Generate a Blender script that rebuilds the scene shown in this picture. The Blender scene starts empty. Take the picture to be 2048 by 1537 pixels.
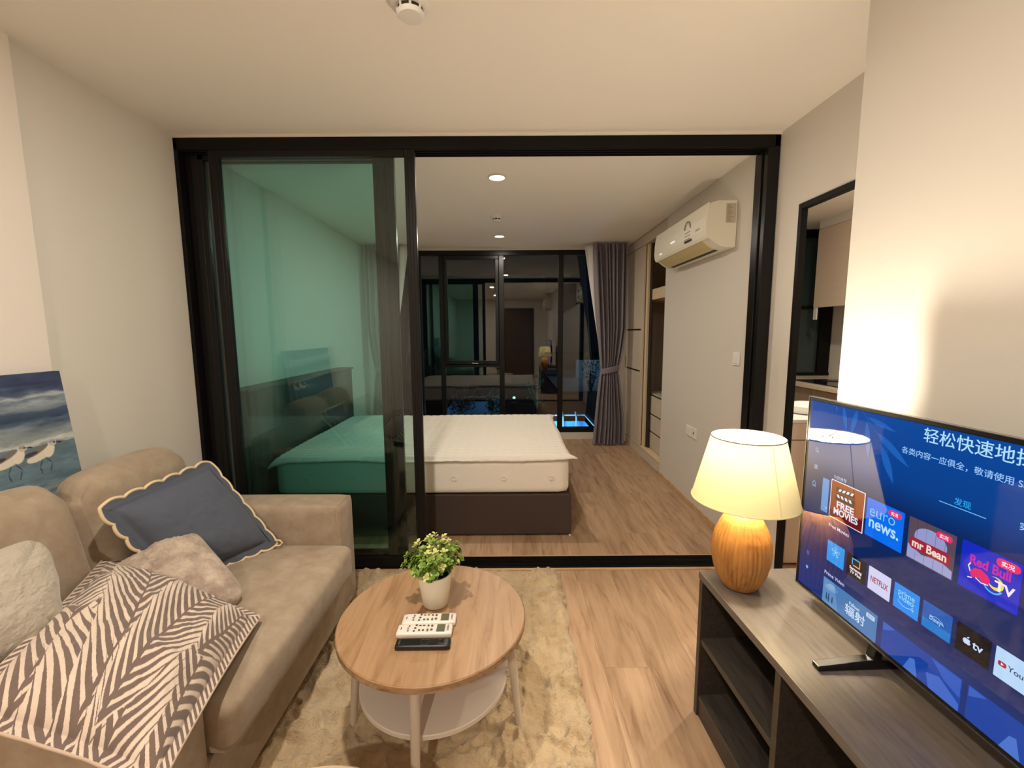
import bpy, bmesh, math, random
import numpy as np
from mathutils import Vector, Matrix

random.seed(7)
rng = np.random.default_rng(7)
SC = bpy.context.scene
COL = SC.collection
PI = math.pi

# ------------------------------------------------------------------ camera
F_PX, W_PX, H_PX = 872.0, 2048, 1537
CAM_H = 1.40


def _n(v):
    v = np.array(v, float)
    return v / np.linalg.norm(v)


# the vanishing points of the verticals and of the room's long axis give the camera's rotation
_down = _n((1069 - 1024, 8040 - 768.5, F_PX))
_fwd = np.array((1022 - 1024, 664 - 768.5, F_PX))
_fwd = _n(_fwd - _down * np.dot(_down, _fwd))
_right = np.cross(_fwd, -_down)
if _right[0] < 0:
    _right = -_right
_R = np.array([_right, _fwd, -_down])
cam_data = bpy.data.cameras.new('camera')
cam_data.sensor_fit = 'HORIZONTAL'
cam_data.sensor_width = 36.0
cam_data.lens = F_PX / W_PX * 36.0
cam_data.clip_start = 0.02
cam_data.clip_end = 200
cam = bpy.data.objects.new('camera', cam_data)
COL.objects.link(cam)
_m = Matrix.Identity(4)
for i in range(3):
    _m[i][0] = _R[i, 0]
    _m[i][1] = -_R[i, 1]
    _m[i][2] = -_R[i, 2]
_m[2][3] = CAM_H
cam.matrix_world = _m
SC.camera = cam

# ------------------------------------------------------------------ view, world, lamp powers
SC.view_settings.view_transform = 'Standard'
SC.view_settings.look = 'None'
SC.view_settings.exposure = 0.0
SC.view_settings.gamma = 1.0
SC.view_settings.use_curve_mapping = False
SC.cycles.max_bounces = 12
SC.cycles.diffuse_bounces = 6
SC.cycles.transparent_max_bounces = 24
SC.cycles.sample_clamp_indirect = 12.0

world = bpy.data.worlds.new('night')
SC.world = world
world.use_nodes = True
world.node_tree.nodes['Background'].inputs[0].default_value = (0.010, 0.016, 0.030, 1)
world.node_tree.nodes['Background'].inputs[1].default_value = 0.12

WARM = (1.0, 0.90, 0.76)
LAMP_GLOW = 840.0          # radiance of the table lamp's bulb
LIVING_POWER = 27.0        # each living room downlight
BED_POWER = 14.0            # each bedroom downlight
KITCHEN_POWER = 26.0


# ------------------------------------------------------------------ materials
def lin(c):
    """sRGB 0..255 to linear"""
    return tuple(((v / 255) / 12.92 if v / 255 <= 0.04045 else ((v / 255 + 0.040) / 1.055) ** 2.4) for v in c)


def _nt(name):
    m = bpy.data.materials.new(name)
    m.use_nodes = True
    return m, m.node_tree, m.node_tree.nodes['Principled BSDF']


def mat(name, col, rough=0.5, metal=0.0, spec=0.5, var=None, bump=None, sheen=0.0, coat=0.0, emit=None, estr=1.0,
        ior=None, stretch=(1, 1, 1)):
    m, nt, b = _nt(name)
    b.inputs['Base Color'].default_value = (*col, 1)
    b.inputs['Roughness'].default_value = rough
    b.inputs['Metallic'].default_value = metal
    b.inputs['Specular IOR Level'].default_value = spec
    if ior:
        b.inputs['IOR'].default_value = ior
    if sheen:
        b.inputs['Sheen Weight'].default_value = sheen
        b.inputs['Sheen Roughness'].default_value = 0.4
    if coat:
        b.inputs['Coat Weight'].default_value = coat
    if emit:
        b.inputs['Emission Color'].default_value = (*emit, 1)
        b.inputs['Emission Strength'].default_value = estr
    tc = nt.nodes.new('ShaderNodeTexCoord')
    mp = nt.nodes.new('ShaderNodeMapping')
    mp.inputs['Scale'].default_value = stretch
    nt.links.new(tc.outputs['Object'], mp.inputs['Vector'])
    if var:
        sc, amt, col2 = var
        nz = nt.nodes.new('ShaderNodeTexNoise')
        nz.inputs['Scale'].default_value = sc
        nz.inputs['Detail'].default_value = 5
        nz.inputs['Roughness'].default_value = 0.6
        nt.links.new(mp.outputs[0], nz.inputs['Vector'])
        cr = nt.nodes.new('ShaderNodeValToRGB')
        cr.color_ramp.elements[0].position = 0.5 - amt
        cr.color_ramp.elements[1].position = 0.5 + amt
        cr.color_ramp.elements[0].color = (*col2, 1)
        cr.color_ramp.elements[1].color = (*col, 1)
        nt.links.new(nz.outputs['Fac'], cr.inputs[0])
        nt.links.new(cr.outputs[0], b.inputs['Base Color'])
    if bump:
        sc, st, di = bump
        nz = nt.nodes.new('ShaderNodeTexNoise')
        nz.inputs['Scale'].default_value = sc
        nz.inputs['Detail'].default_value = 4
        nt.links.new(mp.outputs[0], nz.inputs['Vector'])
        bp = nt.nodes.new('ShaderNodeBump')
        bp.inputs['Strength'].default_value = st
        bp.inputs['Distance'].default_value = di
        nt.links.new(nz.outputs['Fac'], bp.inputs['Height'])
        nt.links.new(bp.outputs[0], b.inputs['Normal'])
    return m


def wood(name, light, mid, dark, axis=1, fine=55.0, rough=0.45, planks=None, spec=0.4, streak=0.5):
    """grain that runs along one object axis, optionally cut into planks"""
    m, nt, b = _nt(name)
    L = nt.links
    tc = nt.nodes.new('ShaderNodeTexCoord')
    mp = nt.nodes.new('ShaderNodeMapping')
    s = [fine, fine, fine]
    s[axis] = fine / 10
    mp.inputs['Scale'].default_value = s
    L.new(tc.outputs['Object'], mp.inputs['Vector'])
    src = mp.outputs[0]
    bk = None
    if planks:
        mp2 = nt.nodes.new('ShaderNodeMapping')
        mp2.inputs['Rotation'].default_value = (0, 0, PI / 2)
        L.new(tc.outputs['Object'], mp2.inputs['Vector'])
        bk = nt.nodes.new('ShaderNodeTexBrick')
        bk.inputs['Scale'].default_value = 1.0
        bk.inputs['Brick Width'].default_value = planks[0]
        bk.inputs['Row Height'].default_value = planks[1]
        bk.inputs['Mortar Size'].default_value = 0.0012
        bk.inputs['Mortar Smooth'].default_value = 0.3
        bk.inputs['Bias'].default_value = 0.0
        bk.offset = 0.37
        bk.inputs['Color1'].default_value = (0, 0, 0, 1)
        bk.inputs['Color2'].default_value = (1, 1, 1, 1)
        bk.inputs['Mortar'].default_value = (0.5, 0.5, 0.5, 1)
        L.new(mp2.outputs[0], bk.inputs['Vector'])
        sh = nt.nodes.new('ShaderNodeVectorMath')
        sh.operation = 'SCALE'
        sh.inputs[3].default_value = 37.0
        L.new(bk.outputs['Color'], sh.inputs[0])
        ad = nt.nodes.new('ShaderNodeVectorMath')
        ad.operation = 'ADD'
        L.new(src, ad.inputs[0])
        L.new(sh.outputs[0], ad.inputs[1])
        src = ad.outputs[0]
    n1 = nt.nodes.new('ShaderNodeTexNoise')
    n1.inputs['Scale'].default_value = 1.0
    n1.inputs['Detail'].default_value = 8
    n1.inputs['Roughness'].default_value = 0.62
    n1.inputs['Distortion'].default_value = 0.7
    L.new(src, n1.inputs['Vector'])
    n2 = nt.nodes.new('ShaderNodeTexNoise')
    n2.inputs['Scale'].default_value = 0.16
    n2.inputs['Detail'].default_value = 6
    n2.inputs['Distortion'].default_value = 1.4
    L.new(src, n2.inputs['Vector'])
    cr = nt.nodes.new('ShaderNodeValToRGB')
    e = cr.color_ramp.elements
    e[0].position, e[0].color = 0.30, (*dark, 1)
    e[1].position, e[1].color = 0.68, (*light, 1)
    k = e.new(0.47)
    k.color = (*mid, 1)
    L.new(n1.outputs['Fac'], cr.inputs[0])
    cr2 = nt.nodes.new('ShaderNodeValToRGB')
    cr2.color_ramp.elements[0].position, cr2.color_ramp.elements[0].color = 0.30, (0.60, 0.56, 0.52, 1)
    cr2.color_ramp.elements[1].position, cr2.color_ramp.elements[1].color = 0.52, (1, 1, 1, 1)
    L.new(n2.outputs['Fac'], cr2.inputs[0])
    mx = nt.nodes.new('ShaderNodeMix')
    mx.data_type = 'RGBA'
    mx.blend_type = 'MULTIPLY'
    mx.inputs[0].default_value = streak
    L.new(cr.outputs[0], mx.inputs[6])
    L.new(cr2.outputs[0], mx.inputs[7])
    out = mx.outputs[2]
    if bk:
        mr = nt.nodes.new('ShaderNodeMapRange')
        mr.inputs[3].default_value = 0.90
        mr.inputs[4].default_value = 1.08
        L.new(bk.outputs['Color'], mr.inputs[0])
        m2 = nt.nodes.new('ShaderNodeMix')
        m2.data_type = 'RGBA'
        m2.blend_type = 'MULTIPLY'
        m2.inputs[0].default_value = 1.0
        L.new(out, m2.inputs[6])
        L.new(mr.outputs[0], m2.inputs[7])
        m3 = nt.nodes.new('ShaderNodeMix')
        m3.data_type = 'RGBA'
        fm = nt.nodes.new('ShaderNodeMath')
        fm.operation = 'MULTIPLY'
        fm.inputs[1].default_value = 0.45
        L.new(bk.outputs['Fac'], fm.inputs[0])
        L.new(fm.outputs[0], m3.inputs[0])
        L.new(m2.outputs[2], m3.inputs[6])
        m3.inputs[7].default_value = (*[c * 0.45 for c in dark], 1)
        out = m3.outputs[2]
    L.new(out, b.inputs['Base Color'])
    b.inputs['Roughness'].default_value = rough
    b.inputs['Specular IOR Level'].default_value = spec
    bp = nt.nodes.new('ShaderNodeBump')
    bp.inputs['Strength'].default_value = 0.12
    bp.inputs['Distance'].default_value = 0.002
    L.new(n1.outputs['Fac'], bp.inputs['Height'])
    L.new(bp.outputs[0], b.inputs['Normal'])
    return m


def vcol(name, rough=0.8, bump=None, sheen=0.0):
    """colour read from the mesh's own colour attribute (woven or painted patterns)"""
    m, nt, b = _nt(name)
    at = nt.nodes.new('ShaderNodeAttribute')
    at.attribute_name = 'Col'
    nt.links.new(at.outputs['Color'], b.inputs['Base Color'])
    b.inputs['Roughness'].default_value = rough
    b.inputs['Specular IOR Level'].default_value = 0.2
    b.inputs['Sheen Weight'].default_value = sheen
    if bump:
        tc = nt.nodes.new('ShaderNodeTexCoord')
        nz = nt.nodes.new('ShaderNodeTexNoise')
        nz.inputs['Scale'].default_value = bump[0]
        nt.links.new(tc.outputs['Object'], nz.inputs['Vector'])
        bp = nt.nodes.new('ShaderNodeBump')
        bp.inputs['Strength'].default_value = bump[1]
        bp.inputs['Distance'].default_value = bump[2]
        nt.links.new(nz.outputs['Fac'], bp.inputs['Height'])
        nt.links.new(bp.outputs[0], b.inputs['Normal'])
    return m


def glass(name, tint, ior=1.5, rough=0.0, gain=1.0):
    """thin pane: clear with a tint, mirror-like at the surface by Fresnel"""
    m = bpy.data.materials.new(name)
    m.use_nodes = True
    nt = m.node_tree
    nt.nodes.clear()
    o = nt.nodes.new('ShaderNodeOutputMaterial')
    t = nt.nodes.new('ShaderNodeBsdfTransparent')
    t.inputs[0].default_value = (*tint, 1)
    g = nt.nodes.new('ShaderNodeBsdfGlossy')
    g.inputs['Roughness'].default_value = rough
    g.inputs[0].default_value = (1, 1, 1, 1)
    fr = nt.nodes.new('ShaderNodeFresnel')
    fr.inputs[0].default_value = ior
    ml = nt.nodes.new('ShaderNodeMath')
    ml.operation = 'MULTIPLY'
    ml.inputs[1].default_value = gain
    nt.links.new(fr.outputs[0], ml.inputs[0])
    x = nt.nodes.new('ShaderNodeMixShader')
    nt.links.new(ml.outputs[0], x.inputs[0])
    nt.links.new(t.outputs[0], x.inputs[1])
    nt.links.new(g.outputs[0], x.inputs[2])
    nt.links.new(x.outputs[0], o.inputs[0])
    return m


def emissive(name, col, s):
    m = bpy.data.materials.new(name)
    m.use_nodes = True
    nt = m.node_tree
    nt.nodes.clear()
    o = nt.nodes.new('ShaderNodeOutputMaterial')
    e = nt.nodes.new('ShaderNodeEmission')
    e.inputs[0].default_value = (*col, 1)
    e.inputs[1].default_value = s
    nt.links.new(e.outputs[0], o.inputs[0])
    return m


def shade_mat(name, col, trans):
    m = bpy.data.materials.new(name)
    m.use_nodes = True
    nt = m.node_tree
    nt.nodes.clear()
    o = nt.nodes.new('ShaderNodeOutputMaterial')
    d = nt.nodes.new('ShaderNodeBsdfDiffuse')
    d.inputs[0].default_value = (*col, 1)
    t = nt.nodes.new('ShaderNodeBsdfTranslucent')
    t.inputs[0].default_value = (*col, 1)
    x = nt.nodes.new('ShaderNodeMixShader')
    x.inputs[0].default_value = trans
    tc = nt.nodes.new('ShaderNodeTexCoord')
    nz = nt.nodes.new('ShaderNodeTexNoise')
    nz.inputs['Scale'].default_value = 300
    nt.links.new(tc.outputs['Object'], nz.inputs['Vector'])
    bp = nt.nodes.new('ShaderNodeBump')
    bp.inputs['Strength'].default_value = 0.15
    bp.inputs['Distance'].default_value = 0.001
    nt.links.new(nz.outputs['Fac'], bp.inputs['Height'])
    nt.links.new(bp.outputs[0], d.inputs['Normal'])
    nt.links.new(d.outputs[0], x.inputs[1])
    nt.links.new(t.outputs[0], x.inputs[2])
    nt.links.new(x.outputs[0], o.inputs[0])
    return m


M = {}
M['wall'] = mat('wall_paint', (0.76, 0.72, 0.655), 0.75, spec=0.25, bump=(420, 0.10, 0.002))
M['wall_right'] = mat('wall_paint_darkened', (0.66, 0.62, 0.565), 0.75, spec=0.25, bump=(420, 0.10, 0.002))  # the other walls' paint, darkened to offset the lamp's glare on it
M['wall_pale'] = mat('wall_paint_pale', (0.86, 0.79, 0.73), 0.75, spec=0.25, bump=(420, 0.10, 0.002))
M['ceiling'] = mat('ceiling_paint', (0.91, 0.87, 0.80), 0.8, spec=0.2)
M['floor'] = wood('floor_laminate', lin((192, 162, 133)), lin((179, 148, 119)), lin((148, 116, 89)), axis=1, fine=30, rough=0.42,
                  planks=(1.22, 0.19))
M['trim_wood'] = wood('threshold_wood', lin((215, 180, 140)), lin((200, 165, 125)), lin((170, 135, 98)), axis=0, fine=40)
M['black'] = mat('black_aluminium', (0.006, 0.0055, 0.005), 0.42, spec=0.16)
M['frame_dark'] = mat('dark_bronze_aluminium', (0.008, 0.0075, 0.007), 0.30, spec=0.24)
M['green_glass'] = glass('green_tinted_glass', (0.815, 0.950, 0.940), 1.5)
M['window_glass'] = glass('window_glass', (0.90, 0.93, 0.94), 1.66)
M['white'] = mat('white_plastic', (0.80, 0.78, 0.74), 0.4)
M['ac_white'] = mat('air_conditioner_white', (0.82, 0.78, 0.66), 0.35)
M['baseboard'] = mat('baseboard_paint', (0.70, 0.65, 0.58), 0.5)
M['suede'] = mat('beige_suede', lin((176, 160, 140)), 0.85, spec=0.15, sheen=0.3, var=(15, 0.2, lin((157, 138, 118))), bump=(160, 0.25, 0.002))
M['suede_seam'] = mat('beige_seam', lin((168, 146, 122)), 0.8, spec=0.15)
M['oak'] = wood('oak_tabletop', lin((180, 146, 112)), lin((169, 134, 99)), lin((144, 108, 75)), axis=1, fine=34, rough=0.38, streak=0.45)
M['oak_edge'] = wood('oak_edge_band', lin((190, 156, 120)), lin((170, 138, 104)), lin((128, 92, 60)), axis=0, fine=50)
M['cream'] = mat('cream_lacquer', (0.74, 0.66, 0.58), 0.45)
M['leg_cream'] = mat('beige_leg_paint', (0.62, 0.54, 0.44), 0.45)
M['bench'] = wood('dark_ash_lit_top', lin((106, 99, 93)), lin((97, 90, 85)), lin((82, 76, 71)), axis=1, fine=70, rough=0.33, spec=0.5, streak=0.3)  # same ash as the sides, lamplight on the top put into a lighter tone
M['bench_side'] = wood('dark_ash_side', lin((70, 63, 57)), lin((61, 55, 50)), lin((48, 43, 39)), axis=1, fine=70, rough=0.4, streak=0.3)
M['bed_dark'] = mat('dark_brown_leatherette', lin((74, 62, 58)), 0.55, spec=0.3, bump=(300, 0.1, 0.001))
M['headboard'] = mat('glossy_dark_headboard', lin((56, 48, 44)), 0.10, spec=0.6)
M['mattress'] = mat('mattress_ticking', (0.90, 0.85, 0.78), 0.8, spec=0.15, bump=(500, 0.2, 0.001))
M['quilt'] = mat('quilted_topper', (0.74, 0.69, 0.62), 0.85, spec=0.1)
M['curtain'] = mat('grey_purple_curtain', lin((134, 126, 134)), 0.8, spec=0.15, sheen=0.3, bump=(700, 0.2, 0.001))
M['lining'] = mat('curtain_lining', (0.66, 0.62, 0.60), 0.8)
M['wardrobe'] = mat('wardrobe_board', lin((214, 200, 182)), 0.45, var=(3, 0.4, lin((206, 192, 174))), stretch=(10, 1, 1))
M['wardrobe_edge'] = mat('wardrobe_edge', lin((226, 205, 170)), 0.45)
M['wardrobe_in'] = wood('wardrobe_interior', lin((150, 122, 96)), lin((134, 108, 84)), lin((104, 80, 60)), axis=2, fine=40)
M['dark_gap'] = mat('dark_recess', (0.02, 0.014, 0.010), 0.6)
M['lamp_wood'] = wood('carved_lamp_wood', lin((184, 134, 74)), lin((174, 122, 64)), lin((146, 98, 48)), axis=2, fine=60, rough=0.5)
M['shade'] = shade_mat('cream_lampshade', (0.93, 0.82, 0.44), 0.030)
M['shade_trim'] = mat('shade_trim', (0.30, 0.27, 0.18), 0.7)
M['brass'] = mat('brushed_metal', (0.55, 0.48, 0.36), 0.35, metal=1.0)
M['chrome'] = mat('satin_chrome', (0.6, 0.58, 0.55), 0.25, metal=1.0)
M['bulb'] = emissive('lit_bulb', (1.0, 0.875, 0.68), LAMP_GLOW)
M['led'] = emissive('lit_downlight', (1.0, 0.86, 0.66), 14.0)
M['pot'] = mat('cream_pot', (0.88, 0.85, 0.72), 0.45)
M['soil'] = mat('dark_soil', (0.018, 0.014, 0.010), 0.9, bump=(120, 0.8, 0.01))
M['leaf_a'] = mat('leaf_green', lin((140, 170, 72)), 0.45, var=(60, 0.3, lin((108, 140, 50))))
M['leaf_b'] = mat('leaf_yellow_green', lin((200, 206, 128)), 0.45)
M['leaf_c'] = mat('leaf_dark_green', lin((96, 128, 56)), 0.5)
M['stem'] = mat('plant_stem', lin((96, 110, 50)), 0.6)
M['tv_black'] = mat('television_black', (0.006, 0.006, 0.007), 0.25)
M['tv_edge'] = mat('television_silver_edge', (0.35, 0.34, 0.33), 0.25, metal=0.9)
M['remote_white'] = mat('remote_white', (0.80, 0.75, 0.70), 0.4)
M['remote_black'] = mat('remote_black', (0.010, 0.010, 0.011), 0.35)
M['lcd'] = mat('remote_display', lin((104, 104, 86)), 0.2)
M['mark_dark'] = mat('printed_dark', lin((74, 68, 64)), 0.5)
M['mark_grey'] = mat('printed_grey', lin((140, 130, 118)), 0.5)
M['mark_yellow'] = mat('button_yellow_green', lin((196, 200, 90)), 0.5)
M['blue_linen'] = mat('blue_linen', lin((92, 98, 112)), 0.9, spec=0.1, sheen=0.2, bump=(600, 0.35, 0.001))
M['piping'] = mat('cream_piping', lin((226, 206, 170)), 0.8, spec=0.1)
M['fur_grey'] = mat('grey_faux_fur', lin((200, 184, 168)), 0.95, spec=0.05, sheen=0.4, var=(14, 0.14, lin((158, 140, 128))), bump=(170, 0.7, 0.004))
M['fur_white'] = mat('white_faux_fur', lin((190, 180, 166)), 0.95, spec=0.05, sheen=0.4, var=(10, 0.3, lin((176, 166, 152))), bump=(170, 0.6, 0.003))
M['rug'] = mat('cream_shag_rug', lin((202, 182, 152)), 0.95, spec=0.05, sheen=0.3, var=(9, 0.2, lin((182, 158, 124))), bump=(120, 0.9, 0.008))
M['palm_cloth'] = vcol('palm_leaf_print', 0.9, bump=(700, 0.2, 0.001), sheen=0.2)
M['painting'] = vcol('seascape_paint', 0.6, bump=(160, 0.25, 0.002))
M['canvas_side'] = mat('canvas_side', lin((60, 72, 92)), 0.7)
M['pouf'] = mat('pouf_fabric', lin((206, 184, 156)), 0.8)
M['door_wood'] = wood('brown_door', lin((110, 84, 62)), lin((94, 70, 51)), lin((66, 48, 34)), axis=2, fine=40)
M['kitchen_front'] = mat('kitchen_front', lin((226, 208, 188)), 0.45, var=(4, 0.4, lin((216, 198, 178))), stretch=(1, 1, 12))
M['kitchen_base'] = mat('kitchen_base_front', lin((160, 140, 124)), 0.45, var=(4, 0.4, lin((146, 126, 110))), stretch=(1, 12, 1))
M['kitchen_top'] = mat('kitchen_worktop', lin((222, 206, 184)), 0.3)
M['hob'] = mat('black_hob_glass', (0.01, 0.01, 0.01), 0.08)
M['red'] = mat('red_sticker', lin((226, 48, 52)), 0.4)
M['outdoor_dark'] = mat('outdoor_paving', (0.05, 0.05, 0.040), 0.8)
M['outdoor_wall'] = mat('outdoor_render', (0.22, 0.23, 0.25), 0.8)
M['pool_tile'] = mat('pool_tile', (0.25, 0.55, 0.75), 0.5, var=(3, 0.3, (0.18, 0.46, 0.68)))
M['coping'] = mat('pool_coping', (0.55, 0.60, 0.65), 0.6)
M['hedge'] = mat('shrub_leaf', (0.03, 0.06, 0.03), 0.6)


# ------------------------------------------------------------------ mesh builder
class G:
    """collects vertices and faces, links them as one mesh object"""

    def __init__(s):
        s.v, s.f, s.m = [], [], []

    def add(s, verts, faces, mi=0):
        o = len(s.v)
        s.v.extend([tuple(map(float, p)) for p in verts])
        for k, fc in enumerate(faces):
            s.f.append(tuple(int(i) + o for i in fc))
            s.m.append(mi if np.isscalar(mi) else int(mi[k]))
        return s

    def box(s, x0, x1, y0, y1, z0, z1, mi=0):
        v = [(x, y, z) for z in (z0, z1) for y in (y0, y1) for x in (x0, x1)]
        return s.add(v, [(0, 2, 3, 1), (4, 5, 7, 6), (0, 1, 5, 4), (2, 6, 7, 3), (0, 4, 6, 2), (1, 3, 7, 5)], mi)

    def quad(s, a, b, c, d, mi=0):
        return s.add([a, b, c, d], [(0, 1, 2, 3)], mi)

    def lathe(s, prof, n=48, c=(0, 0, 0), mi=0, mod=None, caps=True):
        prof = list(prof)
        vs = []
        for k, (r, z) in enumerate(prof):
            for i in range(n):
                a = 2 * PI * i / n
                rr = r * (mod(a, z, k) if mod else 1)
                vs.append((c[0] + rr * math.cos(a), c[1] + rr * math.sin(a), c[2] + z))
        fs = []
        for k in range(len(prof) - 1):
            for i in range(n):
                j = (i + 1) % n
                fs.append((k * n + i, k * n + j, (k + 1) * n + j, (k + 1) * n + i))
        if caps:
            fs.append(tuple(reversed(range(n))))
            fs.append(tuple((len(prof) - 1) * n + i for i in range(n)))
        return s.add(vs, fs, mi)

    def tube(s, pts, r, n=10, mi=0, closed=False, caps=True):
        pts = [np.array(p, float) for p in pts]
        N = len(pts)
        rs = [r] * N if np.isscalar(r) else r
        vs = []
        prev = None
        for k in range(N):
            if closed:
                t = pts[(k + 1) % N] - pts[k - 1]
            else:
                t = pts[min(k + 1, N - 1)] - pts[max(k - 1, 0)]
            t = t / (np.linalg.norm(t) + 1e-12)
            if prev is None:
                u = np.cross(t, (0, 0, 1))
                if np.linalg.norm(u) < 1e-3:
                    u = np.cross(t, (1, 0, 0))
            else:
                u = prev - t * np.dot(prev, t)
            u = u / (np.linalg.norm(u) + 1e-12)
            prev = u
            w = np.cross(t, u)
            for i in range(n):
                a = 2 * PI * i / n
                vs.append(pts[k] + rs[k] * (math.cos(a) * u + math.sin(a) * w))
        fs = []
        for k in range(N if closed else N - 1):
            k2 = (k + 1) % N
            for i in range(n):
                j = (i + 1) % n
                fs.append((k * n + i, k * n + j, k2 * n + j, k2 * n + i))
        if caps and not closed:
            fs.append(tuple(reversed(range(n))))
            fs.append(tuple((N - 1) * n + i for i in range(n)))
        return s.add(vs, fs, mi)

    def prism(s, poly, a0, a1, axis='y', mi=0):
        """poly of 2D points extruded along an axis; points are (x,z) for y, (y,z) for x, (x,y) for z"""
        n = len(poly)

        def P(p, a):
            return {'y': (p[0], a, p[1]), 'x': (a, p[0], p[1]), 'z': (p[0], p[1], a)}[axis]
        v = [P(p, a0) for p in poly] + [P(p, a1) for p in poly]
        f = [tuple(range(n)), tuple(reversed(range(n, 2 * n)))]
        f += [(i, i + n, (i + 1) % n + n, (i + 1) % n) for i in range(n)]
        return s.add(v, f, mi)

    def grid(s, fn, nu, nv, mi=0):
        v = [fn(i / nu, j / nv) for j in range(nv + 1) for i in range(nu + 1)]
        f = [(j * (nu + 1) + i, j * (nu + 1) + i + 1, (j + 1) * (nu + 1) + i + 1, (j + 1) * (nu + 1) + i)
             for j in range(nv) for i in range(nu)]
        return s.add(v, f, mi)

    def softbox(s, c, half, r, n=10, bulge=(0, 0, 0), mi=0, fn=None):
        """box with rounded edges whose faces may swell; n cells per edge"""
        half = np.array(half, float)
        idx, vs, fs = {}, [], []

        def vert(p):
            key = tuple(np.round(p, 5))
            if key not in idx:
                q = np.array(p) * half
                inn = np.clip(q, -(half - r), half - r)
                d = q - inn
                L = np.linalg.norm(d)
                pos = inn + (d / L * r if L > 1e-9 else 0)
                for ax in range(3):
                    o1, o2 = [k for k in range(3) if k != ax]
                    pos[ax] += np.sign(p[ax]) * abs(p[ax]) ** 2 * bulge[ax] * (1 - p[o1] ** 2) * (1 - p[o2] ** 2)
                if fn:
                    pos = fn(pos, p)
                idx[key] = len(vs)
                vs.append(pos + np.array(c))
            return idx[key]
        # denser near the edges so that the rounding is smooth
        t = np.sin(np.linspace(-PI / 2, PI / 2, n + 1))
        t = 0.5 * t + 0.5 * np.linspace(-1, 1, n + 1)
        for ax in range(3):
            o1, o2 = [(1, 2), (2, 0), (0, 1)][ax]
            for sg in (-1, 1):
                for i in range(n):
                    for j in range(n):
                        q = []
                        for (a, b) in ((i, j), (i + 1, j), (i + 1, j + 1), (i, j + 1)):
                            p = [0, 0, 0]
                            p[ax], p[o1], p[o2] = sg, t[a], t[b]
                            q.append(vert(tuple(p)))
                        fs.append(tuple(q) if sg > 0 else tuple(reversed(q)))
        return s.add(vs, fs, mi)

    def build(s, name, mats, parent=None, smooth=False, bevel=0.0, seg=2, world=True, colors=None, angle=40):
        me = bpy.data.meshes.new(name)
        vs = np.array(s.v, float)
        if parent is not None and world:
            inv = np.array(basis(parent).inverted())
            vs = vs @ inv[:3, :3].T + inv[:3, 3]
        me.from_pydata(vs.tolist(), [], s.f)
        if not isinstance(mats, (list, tuple)):
            mats = [mats]
        for k in mats:
            me.materials.append(k)
        if len(mats) > 1:
            me.polygons.foreach_set('material_index', s.m)
        if smooth:
            me.polygons.foreach_set('use_smooth', [True] * len(me.polygons))
            if angle < 180:
                try:
                    me.set_sharp_from_angle(angle=math.radians(angle))
                except Exception:
                    pass
        if colors is not None:
            ca = me.color_attributes.new('Col', 'FLOAT_COLOR', 'POINT')
            ca.data.foreach_set('color', np.asarray(colors, np.float32).ravel())
        me.update()
        o = bpy.data.objects.new(name, me)
        COL.objects.link(o)
        if parent is not None:
            o.parent = parent
        if bevel:
            b = o.modifiers.new('bevel', 'BEVEL')
            b.width = bevel
            b.segments = seg
            b.limit_method = 'ANGLE'
            b.angle_limit = math.radians(35)
        return o


def basis(o):
    m = o.matrix_basis.copy()
    if o.parent is not None:
        m = basis(o.parent) @ m
    return m


def tag(o, label, cat, group=None, kind=None):
    o['label'] = label
    o['category'] = cat
    if group:
        o['group'] = group
    if kind:
        o['kind'] = kind
    return o


def thing(name, label, cat, loc=(0, 0, 0), rz=0.0, group=None, kind=None):
    o = bpy.data.objects.new(name, None)
    COL.objects.link(o)
    o.location = loc
    o.rotation_euler = (0, 0, rz)
    o.empty_display_size = 0.1
    return tag(o, label, cat, group, kind)


def recentre(o):
    """moves a single-mesh thing's origin to the middle of its base"""
    me = o.data
    n = len(me.vertices)
    a = np.empty(n * 3)
    me.vertices.foreach_get('co', a)
    a = a.reshape(-1, 3)
    c = np.array([(a[:, 0].min() + a[:, 0].max()) / 2, (a[:, 1].min() + a[:, 1].max()) / 2, a[:, 2].min()])
    me.vertices.foreach_set('co', (a - c).ravel())
    me.update()
    o.location = c
    return o


def copy_tree(o, parent=None):
    c = o.copy()
    COL.objects.link(c)
    if parent is not None:
        c.parent = parent
    for ch in [x for x in bpy.data.objects if x.parent == o]:
        copy_tree(ch, c)
    return c


_text_cache = {}


def text_shape(body, bold=0.0):
    """letter outlines as flat polygons, height of a capital about 0.7"""
    key = (body, bold)
    if key not in _text_cache:
        cu = bpy.data.curves.new('lettering', 'FONT')
        cu.body = body
        cu.offset = bold
        cu.resolution_u = 3
        ob = bpy.data.objects.new('lettering', cu)
        COL.objects.link(ob)
        dg = bpy.context.evaluated_depsgraph_get()
        ev = ob.evaluated_get(dg)
        me = ev.to_mesh()
        vs = np.array([v.co[:] for v in me.vertices]).reshape(-1, 3)
        fs = [tuple(p.vertices) for p in me.polygons]
        ev.to_mesh_clear()
        bpy.data.objects.remove(ob)
        bpy.data.curves.remove(cu)
        _text_cache[key] = (vs, fs)
    return _text_cache[key]


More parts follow.
